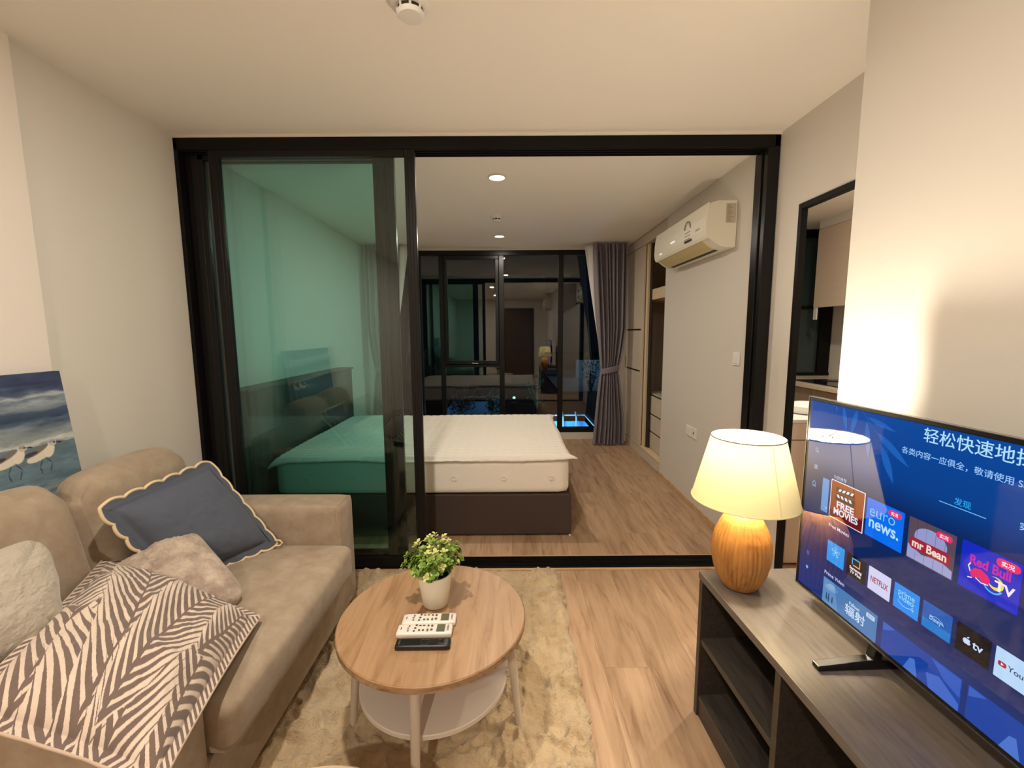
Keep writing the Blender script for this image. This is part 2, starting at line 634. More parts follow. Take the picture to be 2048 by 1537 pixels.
def put_text(g, body, org, U, V, size, mi=0, bold=0.0, width=None, align='l', flip=False):
    vs, fs = text_shape(body, bold)
    if len(vs) == 0:
        return
    x0, x1 = vs[:, 0].min(), vs[:, 0].max()
    k = size
    kx = k if width is None else width / (x1 - x0)
    U, V, org = np.array(U, float), np.array(V, float), np.array(org, float)
    off = {'l': x0, 'c': (x0 + x1) / 2, 'r': x1}[align]
    pts = [org + U * ((x - off) * kx) + V * (y * k) for x, y in vs[:, :2]]
    g.add(pts, [tuple(reversed(f)) for f in fs] if flip else fs, mi)


# value noise for patterns and surfaces
def vnoise(x, y, seed=0):
    r = np.random.default_rng(seed).random((64, 64))
    xi, yi = np.floor(x).astype(int), np.floor(y).astype(int)
    fx, fy = x - xi, y - yi
    fx, fy = fx * fx * (3 - 2 * fx), fy * fy * (3 - 2 * fy)
    a, b = r[xi % 64, yi % 64], r[(xi + 1) % 64, yi % 64]
    c, d = r[xi % 64, (yi + 1) % 64], r[(xi + 1) % 64, (yi + 1) % 64]
    return (a * (1 - fx) + b * fx) * (1 - fy) + (c * (1 - fx) + d * fx) * fy


def fbm(x, y, seed=0, octs=4, gain=0.5):
    t, amp, tot = 0, 1.0, 0
    for k in range(octs):
        t = t + amp * vnoise(x * 2 ** k + 7.3 * k, y * 2 ** k + 3.1 * k, seed + k)
        tot += amp
        amp *= gain
    return t / tot


# ------------------------------------------------------------------ the rooms
CEIL = 2.44
YD, YD2 = 2.44, 2.565      # the sliding partition's two faces
YW = 5.60                  # the bedroom's window wall
XL, XR = -1.78, 1.44


def struct(g, name, mats, label, cat, parent=None, **kw):
    o = g.build(name, mats, parent, **kw)
    if parent is None:
        tag(o, label, cat, kind='structure')
    return o


g = G().box(-2.2, 3.5, -3.1, YW + 0.1, -0.12, 0.0)
struct(g, 'floor', M['floor'], 'wood-look plank floor running through both rooms', 'floor')
g = G().box(-2.2, 3.5, -3.1, YW + 0.1, CEIL, CEIL + 0.12)
struct(g, 'ceiling', M['ceiling'], 'plain pale ceiling over living room and bedroom', 'ceiling')
g = G().box(-1.93, XL, -3.0, YW, 0, CEIL, 0)
g.box(XL, XL + 0.03, -3.0, 1.66, 0, CEIL, 1)
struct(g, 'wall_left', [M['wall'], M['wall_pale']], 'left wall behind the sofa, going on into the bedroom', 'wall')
g = G().box(-1.93, 1.30, -3.1, -3.0, 0, CEIL)
struct(g, 'wall_back', M['wall'], 'wall behind the camera', 'wall')
g = G().box(1.12, 3.40, -3.0, 1.48, 0, CEIL)                       # the thick wall behind the television
g.box(XR, 1.466, 1.48, 2.254, 2.02, CEIL)                           # over the kitchen doorway
g.box(XR, 1.466, 2.254, 2.60, 0, CEIL).box(XR, 1.55, 2.60, 4.13, 0, CEIL)                              # beside the doorway and on into the bedroom
g.box(2.06, 2.14, 4.13, YW, 0, CEIL)                               # behind the wardrobe
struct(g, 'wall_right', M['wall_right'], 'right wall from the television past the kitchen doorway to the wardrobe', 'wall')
g = G().box(3.37, 3.45, 1.48, 4.70, 0, CEIL)
g.box(2.14, 3.37, 4.62, 4.70, 0, 0.92)
g.box(2.14, 3.37, 4.62, 4.70, 2.42, CEIL)
struct(g, 'wall_kitchen', M['wall'], 'far walls of the small kitchen', 'wall')
g = G().box(-1.93, XL + 0.18, YW, YW + 0.12, 0.085, CEIL)
g.box(1.33, 2.14, YW, YW + 0.12, 0.085, CEIL)
g.box(-1.93, 2.14, YW, YW + 0.12, 2.412, CEIL)
g.box(-1.93, 2.14, YW - 0.02, YW + 0.12, 0, 0.085)
struct(g, 'wall_far', M['baseboard'], 'low kerb and narrow wall strips around the bedroom window', 'wall')
g = G().box(XL, XR, YD, YD2, 2.428, CEIL)
struct(g, 'trim_1', M['wall'], 'thin plaster strip above the sliding partition', 'trim')
g = G().box(XL, 1.40, YD - 0.022, YD, 0, 0.006).box(XL, 1.40, YD2, YD2 + 0.022, 0, 0.006)
struct(g, 'trim_2', M['trim_wood'], 'pale wood strips either side of the floor track', 'trim')
g = G().box(XR - 0.012, XR, YD2, 4.12, 0, 0.035)
struct(g, 'baseboard_right', M['trim_wood'], 'thin wood skirting under the air conditioner wall', 'skirting')
g = G().box(XR - 0.012, XR, 2.262, YD - 0.003, 0, 0.075)
struct(g, 'baseboard_pier', M['baseboard'], 'pale skirting between partition and kitchen doorway', 'skirting')

# --- sliding partition: fixed frame and three panels on three tracks
d1 = thing('door_1', 'black fixed frame of the glass sliding partition with ribbed floor track', 'door frame', (0, YD, 0), kind='structure')
g = G().box(XL, 1.435, YD, YD + 0.03, 2.366, 2.428)
g.box(XL, 1.435, YD + 0.03, YD2, 2.385, 2.428)
for k in range(4):
    g.box(XL, 1.435, YD + 0.03 * k + 0.012, YD + 0.03 * k + 0.018, 2.362, 2.39)
g.build('header', M['black'], d1, bevel=0.003)
g = G().box(1.405, 1.435, YD, YD2, 0, 2.428).box(1.372, 1.41, YD, YD + 0.035, 0, 2.366).box(1.372, 1.41, YD + 0.06, YD2, 0, 2.366)
g.build('jamb', M['frame_dark'], d1, bevel=0.003)
g = G().box(XL, XL + 0.022, YD, YD2, 0, 2.428).box(XL + 0.022, -1.685, YD2 - 0.012, YD2, 0, 2.428)
g.build('jamb', M['black'], d1, bevel=0.003)
g = G().box(XL, 1.41, YD, YD2, 0, 0.005)
for k in range(8):
    g.box(XL + 0.02, 1.40, YD + 0.003 + k * 0.0165, YD + 0.008 + k * 0.0165, 0.004, 0.013)
g.build('floor_track', M['black'], d1)


def panel(name, label, x0, x1, y, stile=0.056, left=None):
    t = thing(name, label, 'sliding door', ((x0 + x1) / 2, y, 0.012), kind='structure')
    d = 0.028
    z0, z1 = 0.015, 2.384
    left = left or stile
    for a, w in ((x0, left), (x1 - stile, stile)):
        g = G().box(a, a + w, y, y + d, z0, z1)
        g.box(a + w * 0.3, a + w * 0.7, y - 0.002, y + d + 0.002, z0 + 0.01, z1 - 0.01)
        g.build('stile', M['frame_dark'], t, bevel=0.004)
    G().box(x0 + stile, x1 - stile, y, y + d, z1 - 0.052, z1).build('top_rail', M['frame_dark'], t, bevel=0.003)
    G().box(x0 + stile, x1 - stile, y, y + d, z0, z0 + 0.062).build('bottom_rail', M['frame_dark'], t, bevel=0.003)
    G().box(x0 + stile - 0.004, x1 - stile + 0.004, y + d / 2 - 0.003, y + d / 2 + 0.003, z0 + 0.058, z1 - 0.048).build('glass_pane', M['green_glass'], t)
    return t


panel('door_2', 'front glass panel of the sliding partition, its stile nearest the bed opening', -1.605, -0.508, YD + 0.006)
panel('door_3', 'rearmost glass panel of the sliding partition', -1.735, -0.640, YD + 0.088, left=0.075)
panel('door_4', 'middle glass panel of the sliding partition, pushed fully to the left', -1.756, -0.690, YD + 0.047, left=0.095)

# --- kitchen doorway frame
d5 = thing('door_5', 'thin black frame of the kitchen doorway in the right wall', 'door frame', (XR, 2.0, 0), kind='structure')
g = G().box(XR - 0.006, 1.466, 2.228, 2.254, 0, 2.02)
g.build('jamb', M['black'], d5, bevel=0.002)
g = G().box(XR - 0.006, 1.466, 1.482, 2.228, 1.992, 2.02)
g.build('head', M['black'], d5, bevel=0.002)
# --- entrance door behind the camera (it shows in the window's reflection)
d6 = thing('door_6', 'brown wooden entrance door behind the camera', 'door', (0.25, -2.98, 0), kind='structure')
G().box(-0.18, 0.66, -2.998, -2.965, 0.0, 2.08).build('leaf', M['door_wood'], d6, bevel=0.004)
G().box(-0.25, -0.18, -2.998, -2.955, 0, 2.15).box(0.66, 0.73, -2.998, -2.955, 0, 2.15).box(-0.18, 0.66, -2.998, -2.955, 2.08, 2.15).build('frame', M['bench_side'], d6)
G().tube([(-0.12, -2.965, 1.0), (-0.12, -2.92, 1.0), (0.0, -2.92, 1.0)], 0.009).build('handle', M['chrome'], d6, smooth=True)

# --- bedroom window
w1 = thing('window_1', 'full-width black framed bedroom window, dark at night', 'window', (-0.1, YW + 0.03, 0.085), kind='structure')
wx0, wx1 = -1.60, 1.33
ya, yb = YW + 0.0, YW + 0.07
g = G().box(wx0, wx1, ya, yb, 2.352, 2.412).box(wx0, wx1, ya, yb, 0.085, 0.150)
g.box(wx0, wx0 + 0.05, ya, yb, 0.15, 2.352).box(wx1 - 0.05, wx1, ya, yb, 0.15, 2.352)
g.box(-1.16, -1.13, ya, yb, 0.15, 2.352)
g.box(-0.905, -0.845, ya, yb, 0.15, 2.352)
g.box(-0.150, -0.085, ya, yb, 0.15, 2.352)
g.box(0.600, 0.665, ya, yb, 0.15, 2.352)
g.box(-0.845, -0.150, ya, yb, 0.950, 0.985)
g.build('window_frame', M['frame_dark'], w1, bevel=0.004)
g = G()
sx0, sx1, sz0, sz1 = -0.842, -0.153, 0.988, 2.349
g.box(sx0, sx1, ya - 0.012, ya + 0.04, sz0, sz0 + 0.045).box(sx0, sx1, ya - 0.012, ya + 0.04, sz1 - 0.045, sz1)
g.box(sx0, sx0 + 0.042, ya - 0.012, ya + 0.04, sz0 + 0.045, sz1 - 0.045).box(sx1 - 0.042, sx1, ya - 0.012, ya + 0.04, sz0 + 0.045, sz1 - 0.045)
sash = g.build('window_sash', M['frame_dark'], w1, bevel=0.004)
G().tube([(-0.50, ya - 0.012, 1.005), (-0.50, ya - 0.03, 1.005), (-0.42, ya - 0.033, 1.0)], 0.006, 8).build('latch', M['chrome'], sash, smooth=True)
for x0, x1, z0, z1 in ((-1.55, -1.16, 0.15, 2.352), (-1.13, -0.905, 0.15, 2.352), (-0.845, -0.150, 0.15, 0.95), (-0.80, -0.195, 1.033, 2.304),
                       (-0.085, 0.60, 0.15, 2.352), (0.665, wx1 - 0.05, 0.15, 2.352)):
    G().box(x0 - 0.004, x1 + 0.004, ya + 0.020, ya + 0.026, z0 - 0.004, z1 + 0.004).build('pane', M['window_glass'], w1)

# --- kitchen window at the far end
w2 = thing('window_2', 'dark kitchen window with a black frame above the worktop', 'window', (2.7, 4.62, 0.92), kind='structure')
g = G().box(2.14, 3.37, 4.60, 4.66, 2.34, 2.42).box(2.14, 3.37, 4.60, 4.66, 0.92, 0.95).box(3.24, 3.36, 4.60, 4.66, 0.95, 2.34)
g.box(2.14, 2.22, 4.60, 4.66, 0.95, 2.34).box(2.22, 3.24, 4.60, 4.66, 1.62, 1.65)
g.build('window_frame', M['black'], w2)
teal = mat('obscured_night_glass', lin((52, 66, 66)), 0.25)
G().box(2.21, 3.25, 4.63, 4.64, 0.94, 2.35).build('pane', teal, w2)


# ------------------------------------------------------------------ ceiling lights and detectors
def downlight(label, x, y, power, group=None):
    t = thing('ceiling_downlight', label, 'ceiling light', (x, y, CEIL), group=group)
    g = G().lathe([(0.060, -0.003), (0.062, -0.007), (0.054, -0.009), (0.047, -0.002), (0.047, 0.0)], 40, (x, y, CEIL), caps=False)
    g.build('trim_ring', M['white'], t, smooth=True)
    G().lathe([(0.0005, -0.0045), (0.045, -0.0045), (0.046, -0.001)], 40, (x, y, CEIL), caps=False).build('lens', M['led'], t)
    ld = bpy.data.lights.new('downlight_beam', 'AREA')
    ld.shape = 'DISK'
    ld.size = 0.07
    ld.energy = power
    ld.color = WARM
    lo = bpy.data.objects.new('downlight_beam', ld)
    COL.objects.link(lo)
    lo.parent = t
    lo.location = (0, 0, -0.012)
    return t


downlight('lit ceiling downlight of the bedroom nearer the sliding partition', -0.088, 3.09, BED_POWER)
downlight('lit ceiling downlight of the bedroom nearest the window', -0.12, 4.92, BED_POWER)
downlight('lit ceiling downlight of the living room, seen only reflected in the window', -0.44, 0.93, LIVING_POWER)
downlight('lit ceiling downlight by the entrance door behind the camera', -0.44, -1.4, LIVING_POWER * 1.6)
downlight('lit ceiling downlight of the small kitchen', 2.1, 2.6, KITCHEN_POWER)


def detector(label, x, y, r):
    t = thing('smoke_detector', label, 'smoke detector', (x, y, CEIL))
    G().lathe([(r, 0.0), (r, -0.010), (r * 0.95, -0.018), (r * 0.78, -0.024), (r * 0.74, -0.024)], 40, (x, y, CEIL)).build('mounting_base', M['white'], t, smooth=True)
    G().lathe([(r * 0.64, -0.020), (r * 0.60, -0.038)], 40, (x, y, CEIL)).build('sensor_chamber', M['dark_gap'], t, smooth=True)
    for k in range(8):
        a = 2 * PI * k / 8 + 0.2
        c, s = math.cos(a), math.sin(a)
        G().tube([(x + c * r * 0.70, y + s * r * 0.70, CEIL - 0.018), (x + c * r * 0.64, y + s * r * 0.64, CEIL - 0.040)], 0.004, 6).build('rib', M['white'], t)
    G().lathe([(r * 0.70, -0.036), (r * 0.69, -0.042), (r * 0.60, -0.048), (0.002, -0.050)], 40, (x, y, CEIL)).build('cap', M['white'], t, smooth=True)


detector('white smoke detector on the living room ceiling at the top of the picture', -0.312, 1.512, 0.062)
detector('white smoke detector on the bedroom ceiling between the two downlights', -0.122, 4.10, 0.058)


# ------------------------------------------------------------------ bedroom
t = thing('bed_frame', 'dark brown bed base with a tall dark headboard against the left wall', 'bed', (-0.6, 3.6, 0))
g = G().box(-1.60, 0.405, 2.858, 4.35, 0.012, 0.30)
g.build('base', M['bed_dark'], t, bevel=0.008)
g = G().box(-1.71, -1.635, 2.66, 4.46, 0.0, 1.035)
hb = g.build('headboard', M['headboard'], t, bevel=0.006)
G().box(-1.77, -1.62, 2.655, 4.465, 1.035, 1.05).build('ledge', M['bed_dark'], hb, bevel=0.003)
G().lathe([(0.006, 0), (0.006, 0.012)], 16, (0.396, 2.864, 0.0)).build('foot', M['white'], t)

t = thing('mattress', 'thick white mattress with round vents along its side', 'mattress', (-0.6, 3.6, 0.30))
g = G().softbox((-0.605, 3.60, 0.425), (0.995, 0.747, 0.125), 0.045, 16, (0.006, 0.002, 0.0))
g.build('mattress_body', M['mattress'], t, smooth=True, angle=180)
for x in (-1.388, -1.067, -0.725, -0.391, -0.057, 0.267):
    gg = G()
    ring = [(x + 0.017 * math.cos(a), 2.8465, 0.418 + 0.015 * math.sin(a)) for a in np.linspace(0, 2 * PI, 20)[:-1]]
    gg.tube(ring, 0.0035, 6, closed=True)
    gg.tube([(x, 2.853, 0.418), (x, 2.845, 0.418)], [0.008, 0.005], 10)
    gg.build('vent', M['mattress'], t, smooth=True)


def topper(u, v):
    x = -1.615 + 2.02 * u
    y = 2.838 + 1.515 * v
    z = 0.5615
    z += 0.016 * abs(math.sin(PI * (v * 22 + 0.25 * math.sin(u * 9 + v * 5)))) ** 0.5 - 0.009 + 0.004 * abs(math.sin(PI * u * 30)) ** 0.6
    z += 0.006 * float(fbm(np.array(u * 9), np.array(v * 7), 3)) - 0.003
    e = min(u, 1 - u, v * 0.75, (1 - v) * 0.75)
    if e < 0.014:
        k = 1 - e / 0.014
        z -= 0.024 * k + 0.006 * math.sin(u * 17 + v * 13) * k
        ox = -1 if u < 0.5 else 1
        oy = -1 if v < 0.5 else 1
        if min(u, 1 - u) < 0.014:
            x += ox * 0.004 * k
        if min(v, 1 - v) * 0.75 < 0.014:
            y += oy * 0.006 * k
    cu, cv = (1 - u if u > 0.5 else u), (v if v < 0.5 else 1 - v)
    c = max(0, 1 - (cu * 2.02 + cv * 1.515) / 0.14)
    x += (0.035 if u > 0.5 else -0.02) * c * c
    z += (0.012 if u > 0.5 else -0.035) * c * c
    return (x, y, z)


g = G().grid(topper, 260, 200)
o = g.build('mattress_topper', M['quilt'], None, smooth=True, angle=180)
sm = o.modifiers.new('thickness', 'SOLIDIFY')
sm.thickness = 0.009
sm.offset = -1
tag(o, 'white quilted mattress topper spread over the mattress', 'mattress topper')
recentre(o)

# --- curtains
def curtain(label, sx):
    """sx = +1 right curtain, -1 left curtain"""
    yc = 5.27
    t = thing('curtain', label, 'curtain', (sx * 1.18 if sx > 0 else -1.46, yc, 0))
    if sx > 0:
        top, tie, bot = (0.965, 1.395), (1.092, 1.302), (1.000, 1.400)
    else:
        top, tie, bot = (-1.30, -1.735), (-1.42, -1.64), (-1.32, -1.735)
    ztie, z1, z0 = 0.935, 2.425, 0.012

    def edge(z):
        if z > ztie:
            k = ((z - ztie) / (z1 - ztie))
            kk = k ** 0.85
            e0 = tie[0] + (top[0] - tie[0]) * kk
            e1 = tie[1] + (top[1] - tie[1]) * min(1, k * 3) ** 0.7
        else:
            k = ((ztie - z) / (ztie - z0)) ** 0.8
            e0 = tie[0] + (bot[0] - tie[0]) * k
            e1 = tie[1] + (bot[1] - tie[1]) * min(1, k * 1.3)
        return e0, e1

    def surf(u, v):
        z = z1 + (z0 - z1) * v
        e0, e1 = edge(z)
        u2 = u + 0.018 * math.sin(u * 21 + 2.0)
        w = abs(e1 - e0)
        amp = 0.013 + 0.025 * (1 - abs(w - 0.2) / 0.25) if w < 0.35 else 0.020
        amp = 0.042 - 0.028 * math.exp(-((z - ztie) / 0.07) ** 2)
        if z > 2.34:
            amp *= 0.55
        ph = u2 * PI * 2 * 8.5 + 1.3 * math.sin(u2 * 13) + 0.8 * math.sin(u2 * 29 + 1)
        f = math.sin(ph + 0.5 * math.sin(z * 1.7))
        y = yc + amp * (abs(f) ** 0.75) * (1 if f > 0 else -1) + 0.012 * math.sin(u * 9 + z * 2)
        x = e0 + (e1 - e0) * (u2 + 0.012 * math.cos(ph * 0.5 + z))
        if z > 2.34:
            y += 0.006 * math.sin(ph * 3)
        return (x, y, z)
    o = G().grid(surf, 280, 110).build('drape', M['curtain'], t, smooth=True, angle=180)
    o.modifiers.new('thickness', 'SOLIDIFY').thickness = 0.003
    # the pale lining that shows along the inner edge
    def lin_s(u, v):
        z = z1 - 0.01 + (0.98 - z1) * v
        e0, _ = edge(z)
        w = 0.105 * (1 - v) ** 1.2 + 0.006
        return (e0 - sx * w * (1 - u) + sx * 0.02, yc + 0.045 + 0.01 * math.sin(u * 5 + v * 6), z)
    o = G().grid(lin_s, 12, 40).build('lining', M['lining'], t, smooth=True)
    o.modifiers.new('thickness', 'SOLIDIFY').thickness = 0.002
    # tie-back
    c0, c1 = min(tie) - 0.008, max(tie) + 0.008
    cx, hw = (c0 + c1) / 2, (c1 - c0) / 2

    def band(u, v):
        a = 2 * PI * u
        x = cx + hw * math.cos(a)
        y = yc + 0.052 * math.sin(a)
        return (x, y, ztie - 0.035 + 0.07 * v + 0.025 * sx * math.cos(a))
    o = G().grid(band, 60, 6).build('tieback', M['curtain'], t, smooth=True)
    o.modifiers.new('thickness', 'SOLIDIFY').thickness = 0.006
    return t


curtain('grey-mauve curtain tied back at the right of the bedroom window, beside the wardrobe', 1)
curtain('grey-mauve curtain tied back at the left of the bedroom window, seen through green glass', -1)

# --- wardrobe built into the right wall
t = thing('wardrobe', 'built-in cream wardrobe with its sliding door pushed to the window side', 'wardrobe', (1.75, 4.85, 0))
wx = 1.455
g = G().box(wx, 2.05, 4.135, 4.155, 0, 2.43).box(wx, 2.05, 5.57, 5.59, 0, 2.43).box(wx, 2.05, 4.155, 5.57, 2.33, 2.43)
g.box(wx, wx + 0.03, 4.155, 5.57, 0, 0.098)
g.build('carcass', M['wardrobe'], t)
G().box(2.03, 2.05, 4.155, 5.57, 0.1, 2.33).box(wx + 0.09, 2.03, 4.155, 5.57, 0.085, 0.1).box(wx + 0.1, 2.03, 4.158, 4.17, 0.1, 2.33).build('back_panel', M['wardrobe_in'], t)
g = G()
for k in range(3):
    g.box(wx + 0.006 + k * 0.028, wx + 0.012 + k * 0.028, 4.155, 5.57, 0.098, 0.106)
g.box(wx, wx + 0.09, 4.155, 5.57, 0.094, 0.099)
g.build('sliding_track', M['wardrobe_edge'], t)
G().box(wx, wx + 0.035, 4.156, 4.18, 0.1, 2.33).build('side_post', M['wardrobe'], t)
d = G()
for z0, z1 in ((0.108, 0.935), (0.955, 1.405), (1.425, 2.325)):
    d.box(wx + 0.004, wx + 0.024, 4.93, 5.565, z0, z1)
dr = d.build('sliding_door', M['wardrobe'], t, bevel=0.002)
for z0 in (0.935, 1.405):
    G().box(wx + 0.010, wx + 0.022, 4.93, 5.50, z0, z0 + 0.02).build('groove', M['dark_gap'], dr)
G().box(wx + 0.001, wx + 0.006, 5.54, 5.552, 0.97, 1.09).build('pull', M['dark_gap'], dr)
G().box(wx + 0.002, wx + 0.026, 4.875, 4.928, 0.108, 2.325).build('edge_profile', M['wardrobe'], dr, bevel=0.002)
G().box(wx + 0.03, wx + 0.05, 4.795, 4.865, 0.108, 2.325).build('edge_profile', M['wardrobe_edge'], t)
G().box(wx + 0.055, wx + 0.07, 4.74, 4.82, 0.108, 2.325).build('edge_profile', M['dark_gap'], t)
G().box(wx + 0.06, 2.03, 4.17, 5.55, 1.73, 1.84).build('shelf', M['wardrobe_edge'], t, bevel=0.002)
dc = G().box(wx + 0.10, 2.02, 4.172, 5.0, 0.1, 0.715).build('drawer_case', M['wardrobe'], t)
for z0, z1 in ((0.105, 0.285), (0.300, 0.480), (0.495, 0.690)):
    dd = G().box(wx + 0.085, wx + 0.102, 4.175, 4.99, z0, z1).build('drawer', M['wardrobe'], t, bevel=0.002)
    G().box(wx + 0.09, wx + 0.1, 4.18, 4.98, z1, z1 + 0.012).build('finger_gap', M['dark_gap'], dd)

# --- air conditioners
def air_conditioner(label, y0, y1, xw, z0):
    """hangs on the wall at x = xw and blows towards -x"""
    t = thing('air_conditioner', label, 'air conditioner', (xw, (y0 + y1) / 2, z0))
    P = lambda pts: [(xw - a, z0 + b) for a, b in pts]
    body = [(0.003, 0.0), (0.050, 0.0), (0.100, 0.008), (0.135, 0.030), (0.180, 0.062), (0.186, 0.10), (0.186, 0.262), (0.165, 0.278), (0.12, 0.289), (0.003, 0.290)]
    G().prism(P(body), y0, y1, 'y').build('casing', M['ac_white'], t, bevel=0.004)
    front = [(0.186, 0.055), (0.198, 0.075), (0.204, 0.11), (0.202, 0.19), (0.190, 0.275), (0.182, 0.278), (0.182, 0.06)]
    f = G().prism(P(front), y0 - 0.004, y1 + 0.004, 'y').build('front_panel', M['ac_white'], t, bevel=0.002)
    lou = [(0.100, 0.001), (0.140, 0.024), (0.183, 0.056), (0.180, 0.060), (0.135, 0.032), (0.098, 0.009)]
    G().prism(P(lou), y0 + 0.10, y1 - 0.06, 'y').build('louvre', mat('louvre_cream', lin((206, 190, 140)), 0.4), t)
    G().prism(P([(0.060, -0.001), (0.100, 0.0035), (0.100, 0.010), (0.06, 0.006)]), y0 + 0.12, y1 - 0.08, 'y').build('air_outlet', M['dark_gap'], t)
    G().box(xw - 0.003, xw - 0.0, y0 + 0.02, y1 - 0.02, z0 + 0.02, z0 + 0.27).build('wall_bracket', M['ac_white'], t)
    # energy label on the front, rating label on the end
    g = G()
    yl, xs = y0 + 0.28, xw - 0.2065
    arch = [(xs, yl - 0.048 * math.cos(a), z0 + 0.175 + 0.048 * math.sin(a)) for a in np.linspace(0, PI, 15)]
    g.tube(arch, 0.004, 6, 0)
    for k in range(3):
        g.box(xs - 0.0005, xs + 0.004, yl - 0.045, yl + 0.045, z0 + 0.150 - 0.022 * k, z0 + 0.152 - 0.022 * k, 0)
    g.box(xs - 0.0005, xs + 0.004, yl - 0.046, yl + 0.046, z0 + 0.084, z0 + 0.098, 1)
    g.box(xs - 0.0005, xs + 0.004, yl - 0.07, yl - 0.062, z0 + 0.082, z0 + 0.098, 1)
    g.build('energy_label', [M['mark_grey'], M['dark_gap']], f)
    g = G().quad((xw - 0.075, y0 - 0.0005, z0 + 0.15), (xw - 0.012, y0 - 0.0005, z0 + 0.15), (xw - 0.012, y0 - 0.0005, z0 + 0.27), (xw - 0.075, y0 - 0.0005, z0 + 0.27), 0)
    for k in range(9):
        w = 0.02 + 0.03 * random.random()
        g.box(xw - 0.068, xw - 0.068 + w, y0 - 0.001, y0 - 0.0006, z0 + 0.16 + k * 0.012, z0 + 0.164 + k * 0.012, 1)
    g.build('rating_label', [mat('rating_label_paper', lin((198, 186, 168)), 0.5), M['mark_grey']], t)
    g = G()
    put_text(g, 'DAIKIN', (xw - 0.2065, y0 + 0.11, z0 + 0.125), (0, -1, 0), (0, 0, 1), 0.022, 0, align='c', flip=True)
    g.build('lettering', M['mark_grey'], f)
    for a, b_, c_, d_ in ((0.52, 0.60, 0.136, 0.146), (0.80, 0.85, 0.095, 0.102)):  # white bars on the front panel, their brightness set by emission
        G().box(xs - 0.0005, xs + 0.005, y0 + a, y0 + b_, z0 + c_, z0 + d_).build('white_bar', emissive('glowing_white_bar', (1, 0.93, 0.8), 0.9), f)
    return t


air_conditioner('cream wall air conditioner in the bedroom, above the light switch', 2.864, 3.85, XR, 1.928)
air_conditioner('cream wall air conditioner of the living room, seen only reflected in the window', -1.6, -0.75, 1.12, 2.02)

# --- switch and sockets on the bedroom's right wall
t = thing('light_switch', 'white single light switch on the wall right of the air conditioner', 'light switch', (XR, 2.776, 1.18))
G().box(XR - 0.009, XR, 2.735, 2.818, 1.178, 1.262).build('plate', M['white'], t, bevel=0.003)
G().box(XR - 0.013, XR - 0.008, 2.752, 2.801, 1.19, 1.25).build('rocker', M['white'], t, bevel=0.002)
for k, (ya_, lab) in enumerate(((3.46, 'white wall socket of a pair, the one farther from the lamp'), (3.36, 'white wall socket of a pair, the one nearer the lamp'))):
    t = thing('wall_socket', lab, 'socket', (XR, ya_, 0.55), group='pair of wall sockets low on the bedroom wall')
    G().box(XR - 0.009, XR, ya_ - 0.047, ya_ + 0.047, 0.553, 0.637).build('plate', M['white'], t, bevel=0.003)
    if k == 1:
        G().box(XR - 0.0105, XR - 0.0085, ya_ - 0.006, ya_ + 0.006, 0.588, 0.606).build('outlet', M['dark_gap'], t)
    else:
        G().box(XR - 0.011, XR - 0.0085, ya_ - 0.03, ya_ + 0.03, 0.57, 0.62).build('cover', M['white'], t, bevel=0.002)

# ------------------------------------------------------------------ kitchen seen through the doorway
t = thing('wall_cabinet', 'tall pale kitchen wall cabinet hung beside the dark window', 'kitchen cabinet', (3.17, 3.7, 1.63))
G().box(2.99, 3.365, 2.75, 4.34, 1.63, 2.36).build('body', M['kitchen_front'], t)
for y0, y1 in ((2.76, 3.53), (3.55, 4.335)):
    G().box(2.97, 2.99, y0, y1, 1.615, 2.355).build('door', M['kitchen_front'], t, bevel=0.002)
G().box(2.975, 2.985, 4.29, 4.335, 1.50, 1.63).build('hanging_tag', M['white'], t)
G().box(2.98, 3.36, 2.75, 4.34, 2.36, 2.44).build('filler', M['wall'], t)
t = thing('base_cabinet', 'wood-grain kitchen base cabinet under the pale worktop', 'kitchen cabinet', (3.05, 3.6, 0))
G().box(2.76, 3.365, 2.65, 4.595, 0.09, 0.868).build('body', M['kitchen_base'], t)
for y0, y1 in ((2.66, 3.3), (3.305, 3.94), (3.945, 4.59)):
    G().box(2.742, 2.76, y0, y1, 0.66, 0.862).build('drawer', M['kitchen_base'], t, bevel=0.002)
    G().box(2.742, 2.76, y0, y1, 0.10, 0.645).build('door', M['bench_side'], t, bevel=0.002)
o = G().box(2.715, 3.367, 2.65, 4.597, 0.869, 0.905).build('worktop', M['kitchen_top'], None, bevel=0.003)
tag(o, 'pale kitchen worktop below the dark window', 'worktop')
recentre(o)
t = thing('hob', 'black glass hob set on the kitchen worktop', 'hob', (3.06, 4.0, 0.9055))
G().box(2.80, 3.30, 3.60, 4.30, 0.9055, 0.913).build('glass_top', M['hob'], t, bevel=0.002)
for yy in (3.78, 4.12):
    G().lathe([(0.085, 0.9132), (0.082, 0.914)], 32, (3.06, yy, 0)).build('cooking_zone', M['dark_gap'], t)
t = thing('storage_unit', 'beige low kitchen unit just inside the doorway, behind the television', 'kitchen cabinet', (1.9, 2.7, 0))
G().box(1.60, 2.20, 2.47, 2.95, 0.02, 0.872).build('body', M['kitchen_front'], t)
G().box(1.615, 2.20, 2.45, 2.47, 0.02, 0.765).build('door', M['kitchen_front'], t, bevel=0.003)
G().box(1.615, 2.20, 2.45, 2.47, 0.772, 0.87).build('drawer', M['kitchen_front'], t, bevel=0.003)
G().box(1.59, 2.21, 2.44, 2.96, 0.872, 0.892).build('top', M['white'], t, bevel=0.003)
t = thing('rice_cooker', 'white round-lidded appliance on top of the beige kitchen unit', 'appliance', (1.83, 2.66, 0.8925))
G().lathe([(0.10, 0.0), (0.118, 0.008), (0.12, 0.022)], 40, (1.83, 2.66, 0.8925)).build('pot_body', M['white'], t, smooth=True)
